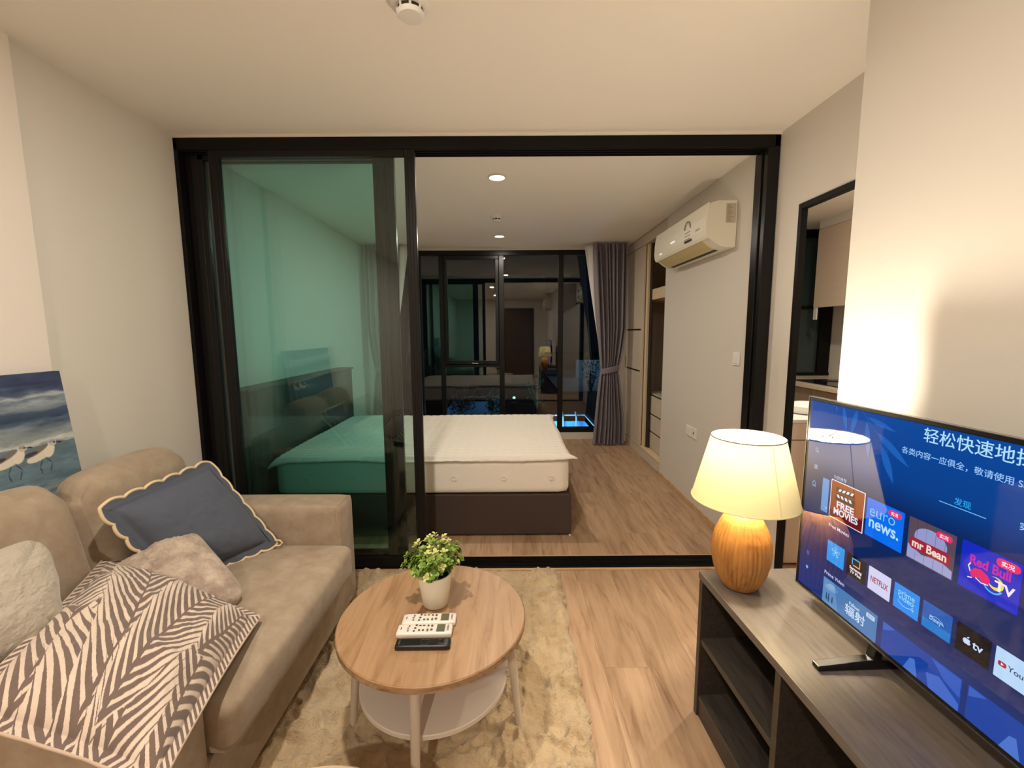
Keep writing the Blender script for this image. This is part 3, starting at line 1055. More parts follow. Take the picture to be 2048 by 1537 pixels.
G().lathe([(0.122, 0.022), (0.112, 0.045), (0.07, 0.062), (0.002, 0.066)], 40, (1.83, 2.66, 0.8925)).build('lid', M['white'], t, smooth=True)

# ------------------------------------------------------------------ outside the window, at night
g = G()
for x0, x1, y0, y1 in ((-14, 14, 5.75, 8.5), (-14, -0.2, 8.5, 9.7), (1.65, 14, 8.5, 9.7), (-14, 14, 9.7, 10.0),
                       (-14, -1.7, 10.0, 12.6), (-0.2, 14, 10.0, 12.6), (-14, 14, 12.6, 40)):
    g.box(x0, x1, y0, y1, -0.62, -0.5)
o = g.build('ground', M['outdoor_dark'])
tag(o, 'dark paved ground outside the bedroom window', 'ground', kind='structure')


def pool(label, x0, x1, y0, y1, power, zb=-1.4, tint=(0.10, 0.55, 1.0)):
    t = thing('swimming_pool', label, 'pool', ((x0 + x1) / 2, (y0 + y1) / 2, zb))
    G().box(x0, x1, y0, y1, zb - 0.02, zb).box(x0 - 0.02, x0, y0, y1, zb, -0.5).box(x1, x1 + 0.02, y0, y1, zb, -0.5).box(x0, x1, y1, y1 + 0.02, zb, -0.5).box(x0, x1, y0 - 0.02, y0, zb, -0.5).build('basin', M['pool_tile'], t)
    G().box(x0 - 0.06, x1 + 0.06, y1, y1 + 0.08, -0.5, -0.47).box(x1, x1 + 0.08, y0, y1, -0.5, -0.47).build('coping', M['coping'], t)
    G().tube([(x1 - 0.5, y1 - 0.15, zb), (x1 - 0.5, y1 - 0.1, -0.5), (x1 - 0.5, y1 + 0.05, -0.42)], 0.02).tube([(x1 - 0.2, y1 - 0.15, zb), (x1 - 0.2, y1 - 0.1, -0.5), (x1 - 0.2, y1 + 0.05, -0.42)], 0.02).build('ladder', M['coping'], t, smooth=True)
    ld = bpy.data.lights.new('underwater_light', 'POINT')
    ld.energy = power
    ld.color = tint
    ld.shadow_soft_size = 0.15
    lo = bpy.data.objects.new('underwater_light', ld)
    COL.objects.link(lo)
    lo.parent = t
    lo.location = (0.2, 0, -zb - 0.55)


pool('lit blue pool seen low in the window right of the bed', -0.2, 1.65, 8.5, 9.7, 45, -0.95, (0.20, 0.62, 1.0))
pool('lit blue pool seen behind the shrubs outside the window', -1.7, -0.2, 10.0, 12.6, 4, -1.2, (0.35, 0.65, 1.0))
o = G().box(1.5, 6.5, 13.6, 21, -0.499, -0.46).box(2.6, 6.5, 17.5, 17.7, -0.46, 0.25).build('terrace', M['coping'])
tag(o, 'pale terrace lit blue in the distance, seen right in the window', 'terrace', kind='structure')
lt = thing('garden_lamp', 'small bluish garden lamp lighting the far terrace outside', 'garden lamp', (5.2, 15.5, -0.46))
G().lathe([(0.06, 0), (0.03, 0.05), (0.03, 1.4)], 16, (5.2, 15.5, -0.46)).build('post', M['black'], lt)
G().lathe([(0.05, 1.4), (0.09, 1.45), (0.09, 1.6), (0.02, 1.68)], 16, (5.2, 15.5, -0.46)).build('lantern', M['black'], lt)
ld = bpy.data.lights.new('lantern_light', 'POINT')
ld.energy, ld.color, ld.shadow_soft_size = 60, (0.45, 0.72, 1.0), 0.1
lo = bpy.data.objects.new('lantern_light', ld)
COL.objects.link(lo)
lo.parent = lt
lo.location = (0, 0, 1.85)
o = G().box(-14, 1.1, 14.2, 14.4, -0.5, 3.2).build('garden_wall', M['outdoor_dark'])
tag(o, 'dark garden wall far outside the window', 'wall', kind='structure')
o = G().box(-0.12, 0.42, 7.95, 8.35, -0.5, 0.10).build('planter_box', mat('planter_dark_blue', (0.02, 0.025, 0.05), 0.6), bevel=0.01)
tag(o, 'dark square planter box outside the middle of the window', 'planter')
recentre(o)
gl = thing('garden_spotlight', 'tiny glinting spotlight on top of the dark planter outside', 'garden lamp', (0.05, 8.1, 0.10))
G().lathe([(0.03, 0.0), (0.03, 0.02), (0.015, 0.05)], 16, (0.05, 8.1, 0.10)).build('housing', M['black'], gl)
G().lathe([(0.02, 0.05), (0.03, 0.07), (0.02, 0.09), (0.002, 0.095)], 16, (0.05, 8.1, 0.10)).build('lens', emissive('garden_glint', (0.55, 1.0, 0.9), 1.2), gl)


def shrub(label, x, y, h, w, n, seed):
    r = np.random.default_rng(seed)
    t = thing('shrub', label, 'shrub', (x, y, -0.5), group='dark shrubs outside the window')
    gs, gl_ = G(), G()
    for k in range(9):
        a, s = r.uniform(0, 2 * PI), r.uniform(0.1, 0.5) * w
        tip = np.array([x + math.cos(a) * s, y + math.sin(a) * s, -0.5 + h * r.uniform(0.6, 1.0)])
        base = np.array([x, y, -0.5])
        pts = [base + (tip - base) * q + np.array([0, 0, 0.05 * math.sin(PI * q)]) for q in np.linspace(0, 1, 5)]
        gs.tube(pts, 0.008, 5)
        for i in range(n // 9):
            q = r.uniform(0.25, 1.0)
            p = base + (tip - base) * q + r.normal(0, 0.05, 3)
            d = r.normal(0, 1, 3)
            d /= np.linalg.norm(d)
            e = np.cross(d, r.normal(0, 1, 3))
            e /= np.linalg.norm(e)
            L, W = r.uniform(0.05, 0.09), r.uniform(0.016, 0.028)
            gl_.add([p, p + d * L * 0.5 + e * W, p + d * L, p + d * L * 0.5 - e * W], [(0, 1, 2, 3)])
    gs.build('stems', M['stem'], t)
    gl_.build('foliage', M['hedge'], t)


shrub('dark leafy shrub before the far pool, left of the window post', -1.15, 9.75, 0.75, 0.9, 360, 1)
shrub('dark leafy shrub before the far pool, right beside the window post', -0.45, 9.72, 0.62, 0.8, 360, 2)
shrub('dark slender shrub right of the planter box outside', 0.62, 10.4, 1.1, 0.6, 260, 3)
shrub('small dark plant at the right edge of the lit terrace outside', 2.45, 13.3, 1.2, 0.7, 200, 4)


# ------------------------------------------------------------------ living room: sofa
t = thing('sofa', 'beige suede two-seat sofa along the left wall', 'sofa', (-1.25, 1.44, 0))
SX = -0.795
g = G().softbox(((-1.70 + SX) / 2, 1.475, 0.185), ((SX + 1.70) / 2, 0.615, 0.108), 0.022, 8)
g.build('base', M['suede'], t, smooth=True, angle=180)


def seat_fn(pos, p):
    x, y = pos[0], pos[1]
    q = pos.copy()
    if p[2] > 0.2:
        q[2] += 0.006 * (float(fbm(np.array(x * 5 + 9), np.array(y * 5 + 4), 11)) - 0.5)
    return q


G().softbox((-1.115, 1.469, 0.360), (0.378, 0.446, 0.075), 0.035, 26, (0.012, 0, 0.018), fn=seat_fn).build('seat_cushion', M['suede'], t, smooth=True, angle=180)
for y0, y1 in ((1.918, 2.093), (0.858, 1.022)):
    a = G().softbox(((-1.70 + SX) / 2, (y0 + y1) / 2, 0.345), ((SX + 1.70) / 2, (y1 - y0) / 2, 0.262), 0.020, 10, (0.002, 0.006, 0.006)).build('armrest', M['suede'], t, smooth=True, angle=180)
    gg = G()
    x = SX - 0.012
    gg.tube([(x, y0 + 0.004, 0.10), (x, y0 + 0.004, 0.585), (x, y0 + 0.018, 0.602), (x, y1 - 0.018, 0.602), (x, y1 - 0.004, 0.585), (x, y1 - 0.004, 0.10)], 0.0035, 6)
    gg.build('piping', M['suede_seam'], a, smooth=True)
G().softbox((-1.668, 1.475, 0.40), (0.070, 0.615, 0.318), 0.03, 10).build('backrest', M['suede'], t, smooth=True, angle=180)
for k, (yc, hw) in enumerate(((1.690, 0.262), (1.205, 0.225))):
    tilt = math.radians(11)
    ca, sa = math.cos(tilt), math.sin(tilt)
    hx, hz = 0.090, 0.240

    def back_fn(pos, p, k=k, hw=hw):
        q = pos.copy()
        # creases low down, soft top corners, a seam that puckers at the sides
        e = abs(p[1]) ** 6
        q[2] -= 0.055 * e * max(0, p[2]) ** 1.5
        q[0] *= 1 - 0.25 * e
        if p[0] > 0.0:
            q[0] += 0.016 * (1 - p[1] ** 2) * math.exp(-((p[2] + 0.15) / 0.7) ** 2)
            q[0] += 0.010 * math.sin(9 * (p[1] + 0.7 * p[2]) + k * 2) * math.exp(-((p[2] + 0.75) / 0.35) ** 2) * abs(p[1])
        q[0] += 0.008 * (float(fbm(np.array(p[1] * 3 + 5 + k), np.array(p[2] * 3 + 2), 21)) - 0.5)
        q[2] += 0.012 * (float(fbm(np.array(p[1] * 2.2 + 15 + k), np.array(p[0] * 2 + 2), 22)) - 0.5)
        x, z = q[0], q[2]
        return np.array([x * ca - z * sa, q[1], x * sa + z * ca])
    g = G().softbox((-1.515, yc, 0.668 + 0.012 * k), (hx, hw, hz), 0.085, 26, (0.010, 0, 0.012), fn=back_fn)
    g.build('back_cushion', M['suede'], t, smooth=True, angle=180)
for x in (-1.64, -0.87):
    for y in (0.94, 2.01):
        G().lathe([(0.018, 0.0), (0.024, 0.082)], 16, (x, y, 0.0)).build('leg', M['black'], t, smooth=True)


# ------------------------------------------------------------------ cushions
def pillow_surface(c, thick, n, pw=2.2, pinch=0.05, flange=0.0, wr=0.0, seed=0, lump=None, sup=None):
    """c = corners TL, TR, BR, BL in space; returns front and back vertex grids"""
    TL, TR, BR, BL = [np.array(p, float) for p in c]
    U, V = np.meshgrid(np.linspace(0, 1, n + 1), np.linspace(0, 1, n + 1))
    nrm = np.cross(BL - TL, TR - TL)
    nrm /= np.linalg.norm(nrm)
    a, b = 2 * U - 1, 2 * V - 1
    # pull the middle of each edge in a little, as stuffed covers do
    ax = a * (1 - pinch * (1 - b * b) * np.abs(a) ** 3)
    bx = b * (1 - pinch * (1 - a * a) * np.abs(b) ** 3)
    if sup:                                       # rounded corners
        k = np.maximum(np.abs(a), np.abs(b)) / np.maximum((np.abs(a) ** sup + np.abs(b) ** sup) ** (1 / sup), 1e-6)
        ax, bx = ax * k, bx * k
    u, v = (ax + 1) / 2, (bx + 1) / 2
    base = (TL[None, None] * ((1 - u) * (1 - v))[..., None] + TR * (u * (1 - v))[..., None] + BR * (u * v)[..., None] + BL * ((1 - u) * v)[..., None])
    f = 1 - 2 * flange
    a2, b2 = np.clip(a / f, -1, 1), np.clip(b / f, -1, 1)
    h = ((1 - np.abs(a2) ** pw) * (1 - np.abs(b2) ** pw)) ** 0.55
    if lump is not None:
        h = h * lump(U, V)
    w = wr * (fbm(U * 6 + seed, V * 6 + 2 * seed, seed) - 0.5) * (0.35 + h)
    rim = 0.003
    front = base + nrm * ((thick / 2) * h + w + rim)[..., None]
    back = base - nrm * ((thick / 2) * h + rim)[..., None]
    return front, back, nrm, U, V


def pillow_mesh(name, material, front, back, colors=None, parent=None):
    n = front.shape[0]
    g = G()
    N = n * n
    idx = np.arange(N).reshape(n, n)
    q = np.stack([idx[:-1, :-1], idx[1:, :-1], idx[1:, 1:], idx[:-1, 1:]], -1).reshape(-1, 4)
    verts = np.concatenate([front.reshape(-1, 3), back.reshape(-1, 3)])
    ring = np.concatenate([idx[0, :-1], idx[:-1, -1], idx[-1, :0:-1], idx[:0:-1, 0]])
    m = len(ring)
    side = [(ring[i], ring[(i + 1) % m], ring[(i + 1) % m] + N, ring[i] + N) for i in range(m)]
    faces = q.tolist() + (q[:, ::-1] + N).tolist() + side
    g.v = verts.tolist()
    g.f = [tuple(int(i) for i in f) for f in faces]
    g.m = [0] * len(faces)
    cols = None
    if colors is not None:
        cols = np.concatenate([colors.reshape(-1, 4)] * 2)
    return g.build(name, material, parent, smooth=True, angle=180, colors=cols)


# blue cushion with a scalloped, cream-piped border
cb = [(-1.375, 1.405, 0.818), (-1.345, 1.885, 0.825), (-1.065, 1.862, 0.462), (-1.285, 1.555, 0.455)]
TLb, TRb, BRb, BLb = [np.array(p) for p in cb]
fr, bk, nrm, U, V = pillow_surface(cb, 0.15, 90, 2.6, 0.02, 0.055, 0.012, 5)
t = thing('blue_cushion', 'dark blue cushion with a scalloped cream-edged border, leaning in the sofa corner', 'cushion', tuple((BRb + BLb) / 2))
pillow_mesh('cover', M['blue_linen'], fr, bk, parent=t)


def border_pt(s, out):
    """s in 0..4 round the four sides; out = metres outside the cushion's edge"""
    cs = [TLb, TRb, BRb, BLb]
    k = int(s) % 4
    f = s - int(s)
    p = cs[k] * (1 - f) + cs[(k + 1) % 4] * f
    d = cs[(k + 1) % 4] - cs[k]
    d /= np.linalg.norm(d)
    o = np.cross(nrm, d)
    cen = sum(cs) / 4
    if np.dot(o, p - cen) < 0:
        o = -o
    if f < 0.06 or f > 0.94:                      # round the corners
        q = (p - cen) / np.linalg.norm(p - cen)
        w = (0.06 - min(f, 1 - f)) / 0.06
        o = o * (1 - w) + q * w
    return p + o * out


ns = 240
sc = np.linspace(0, 4, ns, endpoint=False)
wave = lambda s: 0.008 + 0.011 * abs(math.sin(PI * (s % 1) * 6)) ** 0.8
outer = [border_pt(s, wave(s)) for s in sc]
gap = np.linalg.norm(outer[0] - outer[-1])
g = G()
for i in range(ns):
    j = (i + 1) % ns
    a, b = border_pt(sc[i], -0.02), border_pt(sc[j], -0.02)
    for off in (0.004, -0.004):
        q = [a + nrm * off, outer[i] + nrm * off * 0.6, outer[j] + nrm * off * 0.6, b + nrm * off]
        g.add(q, [(0, 1, 2, 3)])
g.build('border', M['blue_linen'], t, smooth=True)
G().tube(outer, 0.0058, 8, closed=True).build('piping', M['piping'], t, smooth=True, angle=180)
# the little fold of piping that hangs at the lower right corner
G().tube([BRb + np.array(p) for p in ((0, 0, 0.015), (0.022, 0.0, 0.014), (0.034, -0.004, 0.004), (0.026, -0.012, -0.004), (0.004, -0.02, -0.003))], 0.004, 8).build('piping', M['piping'], t, smooth=True)


def fur(front, nrm, amp, seed, sc=22):
    n = front.shape[0]
    U, V = np.meshgrid(np.linspace(0, 1, n), np.linspace(0, 1, n))
    r = np.abs(fbm(U * sc, V * sc, seed, 4, 0.6) - 0.5) * 2
    s = fbm(U * sc * 3 + 5, V * sc * 3, seed + 3, 3, 0.6) - 0.5
    edge = np.clip(np.minimum(np.minimum(U, 1 - U), np.minimum(V, 1 - V)) * 20, 0.0, 1)
    return front + nrm * ((0.006 + amp * (0.5 - r) + amp * 0.8 * s) * (0.4 + 0.6 * edge))[..., None]


def hair_tufts(name, front, nrm, mats, parent, n, length, seed, lean=(0, 0, -0.5), width=0.0016, mask=None):
    """fine tapering strands of pile standing on the cover, one part"""
    r = np.random.default_rng(seed)
    m = front.shape[1]
    P = front.reshape(-1, 3)
    du = np.gradient(front, axis=1).reshape(-1, 3)
    dv = np.gradient(front, axis=0).reshape(-1, 3)
    N = np.cross(dv, du)
    N /= np.linalg.norm(N, axis=1)[:, None] + 1e-9
    if np.mean(N @ nrm) < 0:
        N = -N
    k = r.integers(0, len(P), n)
    p = P[k] + du[k] * r.uniform(-.5, .5, (n, 1)) + dv[k] * r.uniform(-.5, .5, (n, 1))
    cl = fbm((k % m) / m * 9, (k // m) / front.shape[0] * 9, seed + 9, 3)
    an = cl * 4 * PI
    t1, t2 = du[k] / np.linalg.norm(du[k], axis=1)[:, None], dv[k] / np.linalg.norm(dv[k], axis=1)[:, None]
    d = N[k] + 1.0 * (np.cos(an)[:, None] * t1 + np.sin(an)[:, None] * t2) + r.normal(0, 0.3, (n, 3)) + np.array(lean)
    d /= np.linalg.norm(d, axis=1)[:, None]
    L = length * r.uniform(0.6, 1.25, n)[:, None]
    w = np.cross(d, r.normal(0, 1, (n, 3)))
    w /= np.linalg.norm(w, axis=1)[:, None]
    w *= width
    a, b, c_, e = p - w, p + w, p + d * L * 0.6 + w * 0.7, p + d * L * 0.6 - w * 0.7
    tip = p + d * L + np.array(lean) * L * 0.25
    V = np.stack([a, b, c_, e, tip], 1).reshape(-1, 3)
    o = np.arange(n)[:, None] * 5
    quads = np.concatenate([o, o + 1, o + 2, o + 3], 1)
    tris = np.concatenate([o + 3, o + 2, o + 4], 1)
    g = G()
    g.v = V.tolist()
    g.f = [tuple(x) for x in quads.tolist()] + [tuple(x) for x in tris.tolist()]
    g.m = [0] * len(g.f)
    ob = g.build(name, mats, parent, smooth=True, angle=180)
    ob['kind'] = 'stuff'
    return ob


# grey faux-fur cushion lying against the blue one
cf = [(-1.46, 1.36, 0.545), (-1.262, 1.645, 0.640), (-0.940, 1.462, 0.468), (-1.10, 1.18, 0.462)]
fr, bk, nrm, U, V = pillow_surface(cf, 0.13, 170, 3.0, 0.0, 0.0, 0.026, 8, sup=6)
t = thing('fur_cushion', 'mottled grey faux-fur cushion resting against the dark blue cushion', 'cushion', (-1.1, 1.35, 0.462))
ff = fur(fr, nrm, 0.006, 31, 14)
pillow_mesh('cover', M['fur_grey'], ff, fur(bk, -nrm, 0.006, 32, 12), parent=t)

# white faux-fur cushion at the sofa's near end
cw = [(-1.375, 0.83, 0.82), (-1.40, 1.232, 0.815), (-1.245, 1.115, 0.56), (-1.25, 0.74, 0.645)]
fr, bk, nrm, U, V = pillow_surface(cw, 0.15, 150, 3.0, -0.02, 0.0, 0.014, 12, sup=6)
t = thing('fur_cushion', 'white faux-fur cushion upright against the nearer sofa back', 'cushion', (-1.37, 1.08, 0.455))
ff = fur(fr, nrm, 0.0025, 41, 16)
pillow_mesh('cover', M['fur_white'], ff, fur(bk, -nrm, 0.006, 42, 10), parent=t)


# palm-leaf cushion lying across the seat
def palm_colors(U, V):
    dark, light = np.array(lin((116, 99, 92))), np.array(lin((214, 196, 180)))
    ink = np.zeros(U.shape, bool)
    fronds = [  # foot u,v; tip u,v; bow; half width; leaflets; lean
        (0.30, 0.66, 0.12, 0.02, -0.02, 0.18, 11, 1.3),
        (0.92, 0.62, 0.99, -0.02, 0.02, 0.16, 11, 1.2),
        (0.42, 0.62, 0.58, 0.00, 0.02, 0.19, 11, 1.3),
        (0.76, 0.62, 0.66, -0.05, -0.02, 0.19, 11, 1.3),
        (0.02, 1.05, 0.10, 0.22, 0.02, 0.20, 13, 1.3),
        (0.22, 1.20, 0.16, 0.55, 0.03, 0.20, 11, 1.2),
        (0.46, 1.28, 0.34, 0.60, 0.04, 0.24, 11, 1.1),
        (0.54, 1.04, 0.30, 0.03, 0.05, 0.27, 16, 1.5),
        (1.00, 1.14, 0.88, 0.48, -0.03, 0.20, 12, 1.3),
        (0.70, 1.24, 0.66, 0.66, 0.03, 0.21, 11, 1.2),
        (0.62, 0.92, 0.76, 0.07, -0.03, 0.24, 15, 1.45),
        (0.86, 0.56, 0.92, 0.08, 0.01, 0.13, 10, 1.3),
    ]
    for k, (u0, v0, u1, v1, bow, hw, nl, lean) in enumerate(fronds):
        d = np.array([u1 - u0, v1 - v0])
        L = np.linalg.norm(d)
        d /= L
        wob = 0.02 * (fbm(U * 4 + k, V * 4, 60 + k, 2) - 0.5)
        tt = ((U - u0) * d[0] + (V - v0) * d[1]) / L
        s = -(U - u0) * d[1] + (V - v0) * d[0]
        s = s - bow * 4 * tt * (1 - tt) + wob
        a = np.abs(s)
        t0 = tt - a / L * lean * (0.65 + 0.55 * a / hw) + np.where(s > 0, 0.5 / nl, 0)
        Lf = hw * np.clip(np.sin(PI * np.clip(0.10 + 0.86 * t0, 0, 1)), 0, 1) ** 0.6
        inside = (t0 > -0.02) & (t0 < 0.99) & (a < Lf) & (tt > -0.05)
        ph = t0 * nl
        fr_ = ph - np.floor(ph)
        q = np.clip(a / np.maximum(Lf, 1e-4), 0, 1)
        half = 0.315 * (1 - q ** 1.6) * (0.62 + 0.5 * np.sin(PI * np.clip(q + 0.15, 0, 1))) + 0.005
        leaf = inside & (np.abs(fr_ - 0.5) < half)
        spine = (a < 0.0085 * (1.25 - tt)) & (tt > 0) & (tt < 1.0)
        core = inside & (a < Lf * 0.80) & (t0 > 0)
        ink = np.where(core, False, ink)
        ink = ink | leaf | spine
    edge = np.minimum(np.minimum(U, 1 - U), np.minimum(V, 1 - V))
    st = np.where(np.minimum(U, 1 - U) < np.minimum(V, 1 - V), V, U)
    str_ = np.sin(st * PI * 58 + 9 * edge * 20) > -0.15
    ink = np.where((edge < 0.045) & (V < 0.955), str_, ink)
    c = np.where(ink[..., None], dark, light)
    weave = (0.94 + 0.10 * fbm(U * 60, V * 60, 77, 2))[..., None]
    return np.concatenate([c * weave, np.ones(U.shape + (1,))], -1)


cp = [(-1.475, 1.505, 0.605), (-0.832, 1.342, 0.470), (-0.66, 0.715, 0.560), (-1.10, 0.76, 0.662)]
fr, bk, nrm, U, V = pillow_surface(cp, 0.17, 460, 2.6, 0.035, 0.045, 0.028, 17)
if nrm[2] < 0:
    fr, bk = bk, fr
t = thing('palm_print_cushion', 'large cushion printed with taupe palm leaves, lying across the sofa seat', 'cushion', (-1.0, 1.1, 0.47))
pillow_mesh('cover', M['palm_cloth'], fr, bk, palm_colors(U, V), parent=t)
ring = []
n = fr.shape[0]
mid = (fr + bk) / 2
for i in range(0, n - 1, 4):
    ring.append(mid[0, i])
for i in range(0, n - 1, 4):
    ring.append(mid[i, -1])
for i in range(n - 1, 0, -4):
    ring.append(mid[-1, i])
for i in range(n - 1, 0, -4):
    ring.append(mid[i, 0])
G().tube(ring, 0.0032, 8, closed=True).build('piping', mat('taupe_piping', lin((196, 174, 156)), 0.85), t, smooth=True, angle=180)

# ------------------------------------------------------------------ painting on top of the sofa back
t = thing('seascape_painting', 'unframed blue seascape canvas with two small shorebirds, standing on the sofa back', 'painting', (-1.69, 1.25, 0.722))
x_at = lambda z: -1.680 - 0.05 * (z - 0.722) / 0.54
cy0, cy1, cz0, cz1 = 0.84, 1.648, 0.722, 1.264
nu, nv = 300, 230
Y, Z = np.meshgrid(np.linspace(cy0, cy1, nu + 1), np.linspace(cz1, cz0, nv + 1))
rgb = lambda *c: np.array(lin(c))
v = (cz1 - Z) / (cz1 - 0.82)
ripple = (fbm(Y * 9, Z * 40, 90, 5) - 0.5)
soft = (fbm(Y * 3, Z * 12, 95, 4) - 0.5)
slope = v - 0.10 * (Y - 1.65) * 0.9
fine_ = fbm(Y * 28, Z * 110, 99, 4) - 0.5
vv = slope + 0.085 * ripple + 0.06 * soft + 0.035 * fine_
stops = [(-0.1, (70, 80, 108)), (0.12, (64, 74, 104)), (0.165, (90, 104, 128)), (0.20, (176, 184, 190)), (0.225, (110, 124, 142)), (0.26, (150, 162, 172)),
         (0.30, (78, 94, 120)), (0.36, (60, 76, 102)), (0.40, (86, 102, 122)), (0.45, (132, 144, 152)), (0.54, (150, 158, 160)), (0.575, (196, 200, 198)), (0.59, (112, 130, 142)),
         (0.66, (98, 120, 134)), (0.76, (110, 134, 148)), (0.86, (104, 128, 142)), (0.93, (150, 162, 166)), (0.965, (96, 112, 126)), (1.02, (160, 168, 168)), (1.06, (72, 84, 104)), (1.3, (60, 70, 90))]
ks = np.array([s[0] for s in stops])
cs = np.array([lin(s[1]) for s in stops])
C = np.stack([np.interp(vv, ks, cs[:, i]) for i in range(3)], -1)
C *= (1 + 0.45 * ripple + 0.5 * fine_)[..., None]


def dab(cy, cz, ry, rz, ang, col, soft_=0.15):
    global C
    ca, sa = math.cos(ang), math.sin(ang)
    dy, dz = Y - cy, Z - cz
    a, b = (dy * ca + dz * sa) / ry, (-dy * sa + dz * ca) / rz
    w = np.clip((1 - (a * a + b * b)) / soft_, 0, 1)[..., None]
    C = C * (1 - w) + np.array(lin(col)) * w


def stroke(pts, r, col):
    for (a, b), (c, d) in zip(pts[:-1], pts[1:]):
        L = math.hypot(c - a, d - b)
        dab((a + c) / 2, (b + d) / 2, L / 2 + r, r, math.atan2(d - b, c - a), col, 0.5)


for oy, oz in ((0.0, 0.0), (-0.098, 0.004)):
    Bp = lambda y, z: (y + oy, z + oz)
    dab(*Bp(1.522, 0.974), 0.052, 0.018, 0.30, (226, 216, 200))
    dab(*Bp(1.552, 0.984), 0.018, 0.028, -0.35, (230, 220, 204))
    dab(*Bp(1.512, 0.990), 0.045, 0.011, 0.38, (124, 118, 116))
    dab(*Bp(1.490, 0.983), 0.026, 0.007, 0.15, (74, 72, 80))
    dab(*Bp(1.568, 1.006), 0.014, 0.011, 0.2, (206, 196, 182))
    dab(*Bp(1.566, 1.011), 0.011, 0.006, 0.2, (168, 160, 150))
    dab(*Bp(1.574, 1.007), 0.004, 0.003, 0, (36, 36, 44))
    stroke([Bp(1.580, 1.006), Bp(1.599, 1.002)], 0.0030, (34, 38, 50))
    stroke([Bp(1.524, 0.957), Bp(1.511, 0.931), Bp(1.514, 0.905)], 0.0020, (48, 56, 70))
    stroke([Bp(1.537, 0.957), Bp(1.553, 0.936), Bp(1.540, 0.902)], 0.0020, (48, 56, 70))
cols = np.concatenate([np.clip(C, 0, 1), np.ones(C.shape[:2] + (1,))], -1)
X = x_at(Z) + 0.02
g = G()
g.v = np.stack([X, Y, Z], -1).reshape(-1, 3).tolist()
idx = np.arange((nu + 1) * (nv + 1)).reshape(nv + 1, nu + 1)
q = np.stack([idx[:-1, :-1], idx[1:, :-1], idx[1:, 1:], idx[:-1, 1:]], -1).reshape(-1, 4)
g.f = [tuple(x) for x in q.tolist()]
g.m = [0] * len(g.f)
g.build('picture', M['painting'], t, smooth=True, angle=180, colors=cols.reshape(-1, 4))
xa, xb = x_at(cz0), x_at(cz1)
g = G().prism([(xa, cz0), (xa + 0.0195, cz0), (xb + 0.0195, cz1), (xb, cz1)], cy0, cy1, 'y')
g.build('stretched_canvas', M['canvas_side'], t, bevel=0.003)

# ------------------------------------------------------------------ rug
def rug_height(x, y):
    a = fbm(x * 9, y * 9, 51, 3)
    r = 1 - np.abs(fbm(x * 11 + 3, y * 11, 55, 3, 0.55) - 0.5) * 4
    b = fbm(x * 45, y * 45, 58, 3, 0.6)
    return 0.004 + 0.032 * a + 0.030 * np.clip(r, 0, 1) ** 1.6 + 0.013 * b


t = thing('shag_rug', 'cream shaggy rug under the coffee table and sofa', 'rug', (-0.42, 1.45, 0))
nx, ny = 330, 420
rx0, rx1, ry0, ry1 = -1.20, 0.272, 0.42, 2.395
Xg, Yg = np.meshgrid(np.linspace(rx0, rx1, nx + 1), np.linspace(ry0, ry1, ny + 1))
Zg = rug_height(Xg + 5, Yg + 5)
e = np.minimum(np.minimum(Xg - rx0, rx1 - Xg), np.minimum(Yg - ry0, ry1 - Yg))
Zg *= np.clip(e / 0.03, 0.0, 1) ** 0.5
Zg = np.maximum(Zg, 0.004)
ragged = np.clip(1 - e / 0.02, 0, 1)
Xg2 = Xg + ragged * 0.018 * (fbm(Xg * 30, Yg * 30, 66, 3) - 0.5) * 2
Yg2 = Yg + ragged * 0.018 * (fbm(Xg * 30 + 9, Yg * 30, 67, 3) - 0.5) * 2
under = (Xg < -0.84) & (Yg > 0.7) & (Yg < 2.09)
Zg = np.where(under, np.minimum(Zg, 0.035), Zg)
rugf = np.stack([Xg2, Yg2, Zg], -1)
g = G()
g.v = rugf.reshape(-1, 3).tolist()
idx = np.arange((nx + 1) * (ny + 1)).reshape(ny + 1, nx + 1)
q = np.stack([idx[:-1, :-1], idx[:-1, 1:], idx[1:, 1:], idx[1:, :-1]], -1).reshape(-1, 4)
g.f = [tuple(x) for x in q.tolist()]
g.m = [0] * len(g.f)
g.build('woven_base', M['rug'], t, smooth=True, angle=180)


# ------------------------------------------------------------------ coffee table
TX, TY, TR = -0.270, 1.381, 0.311
t = thing('coffee_table', 'round oak-topped coffee table with a cream lower shelf', 'coffee table', (TX, TY, 0))
G().lathe([(TR - 0.003, 0.425), (TR, 0.428), (TR, 0.4465), (TR - 0.0025, 0.4498), (0.001, 0.45)], 96, (TX, TY, 0)).build('tabletop', M['oak'], t, smooth=True, angle=30)
G().lathe([(TR - 0.002, 0.4252), (TR + 0.0008, 0.4275), (TR + 0.0008, 0.4463), (TR - 0.0005, 0.4478)], 96, (TX, TY, 0), caps=False).build('edge_band', M['oak_edge'], t, smooth=True)
G().lathe([(0.001, 0.2215), (0.244, 0.2215), (0.2495, 0.225), (0.2495, 0.237), (0.247, 0.2395), (0.001, 0.24)], 96, (TX, TY, 0)).build('lower_shelf', M['cream'], t, smooth=True, angle=30)
for a in (-2, 88, 182, 268):
    c, s = math.cos(math.radians(a)), math.sin(math.radians(a))
    P = lambda r, z: (TX + c * r, TY + s * r, z)
    leg = G().tube([P(0.252, 0.425), P(0.262, 0.34), P(0.291, 0.022)], [0.0155, 0.0155, 0.0115], 18).build('leg', M['leg_cream'], t, smooth=True)
    for z in (0.214, 0.247):
        G().tube([P(0.243, z), P(0.272, z)], 0.006, 8).build('bracket', M['leg_cream'], leg, smooth=True)
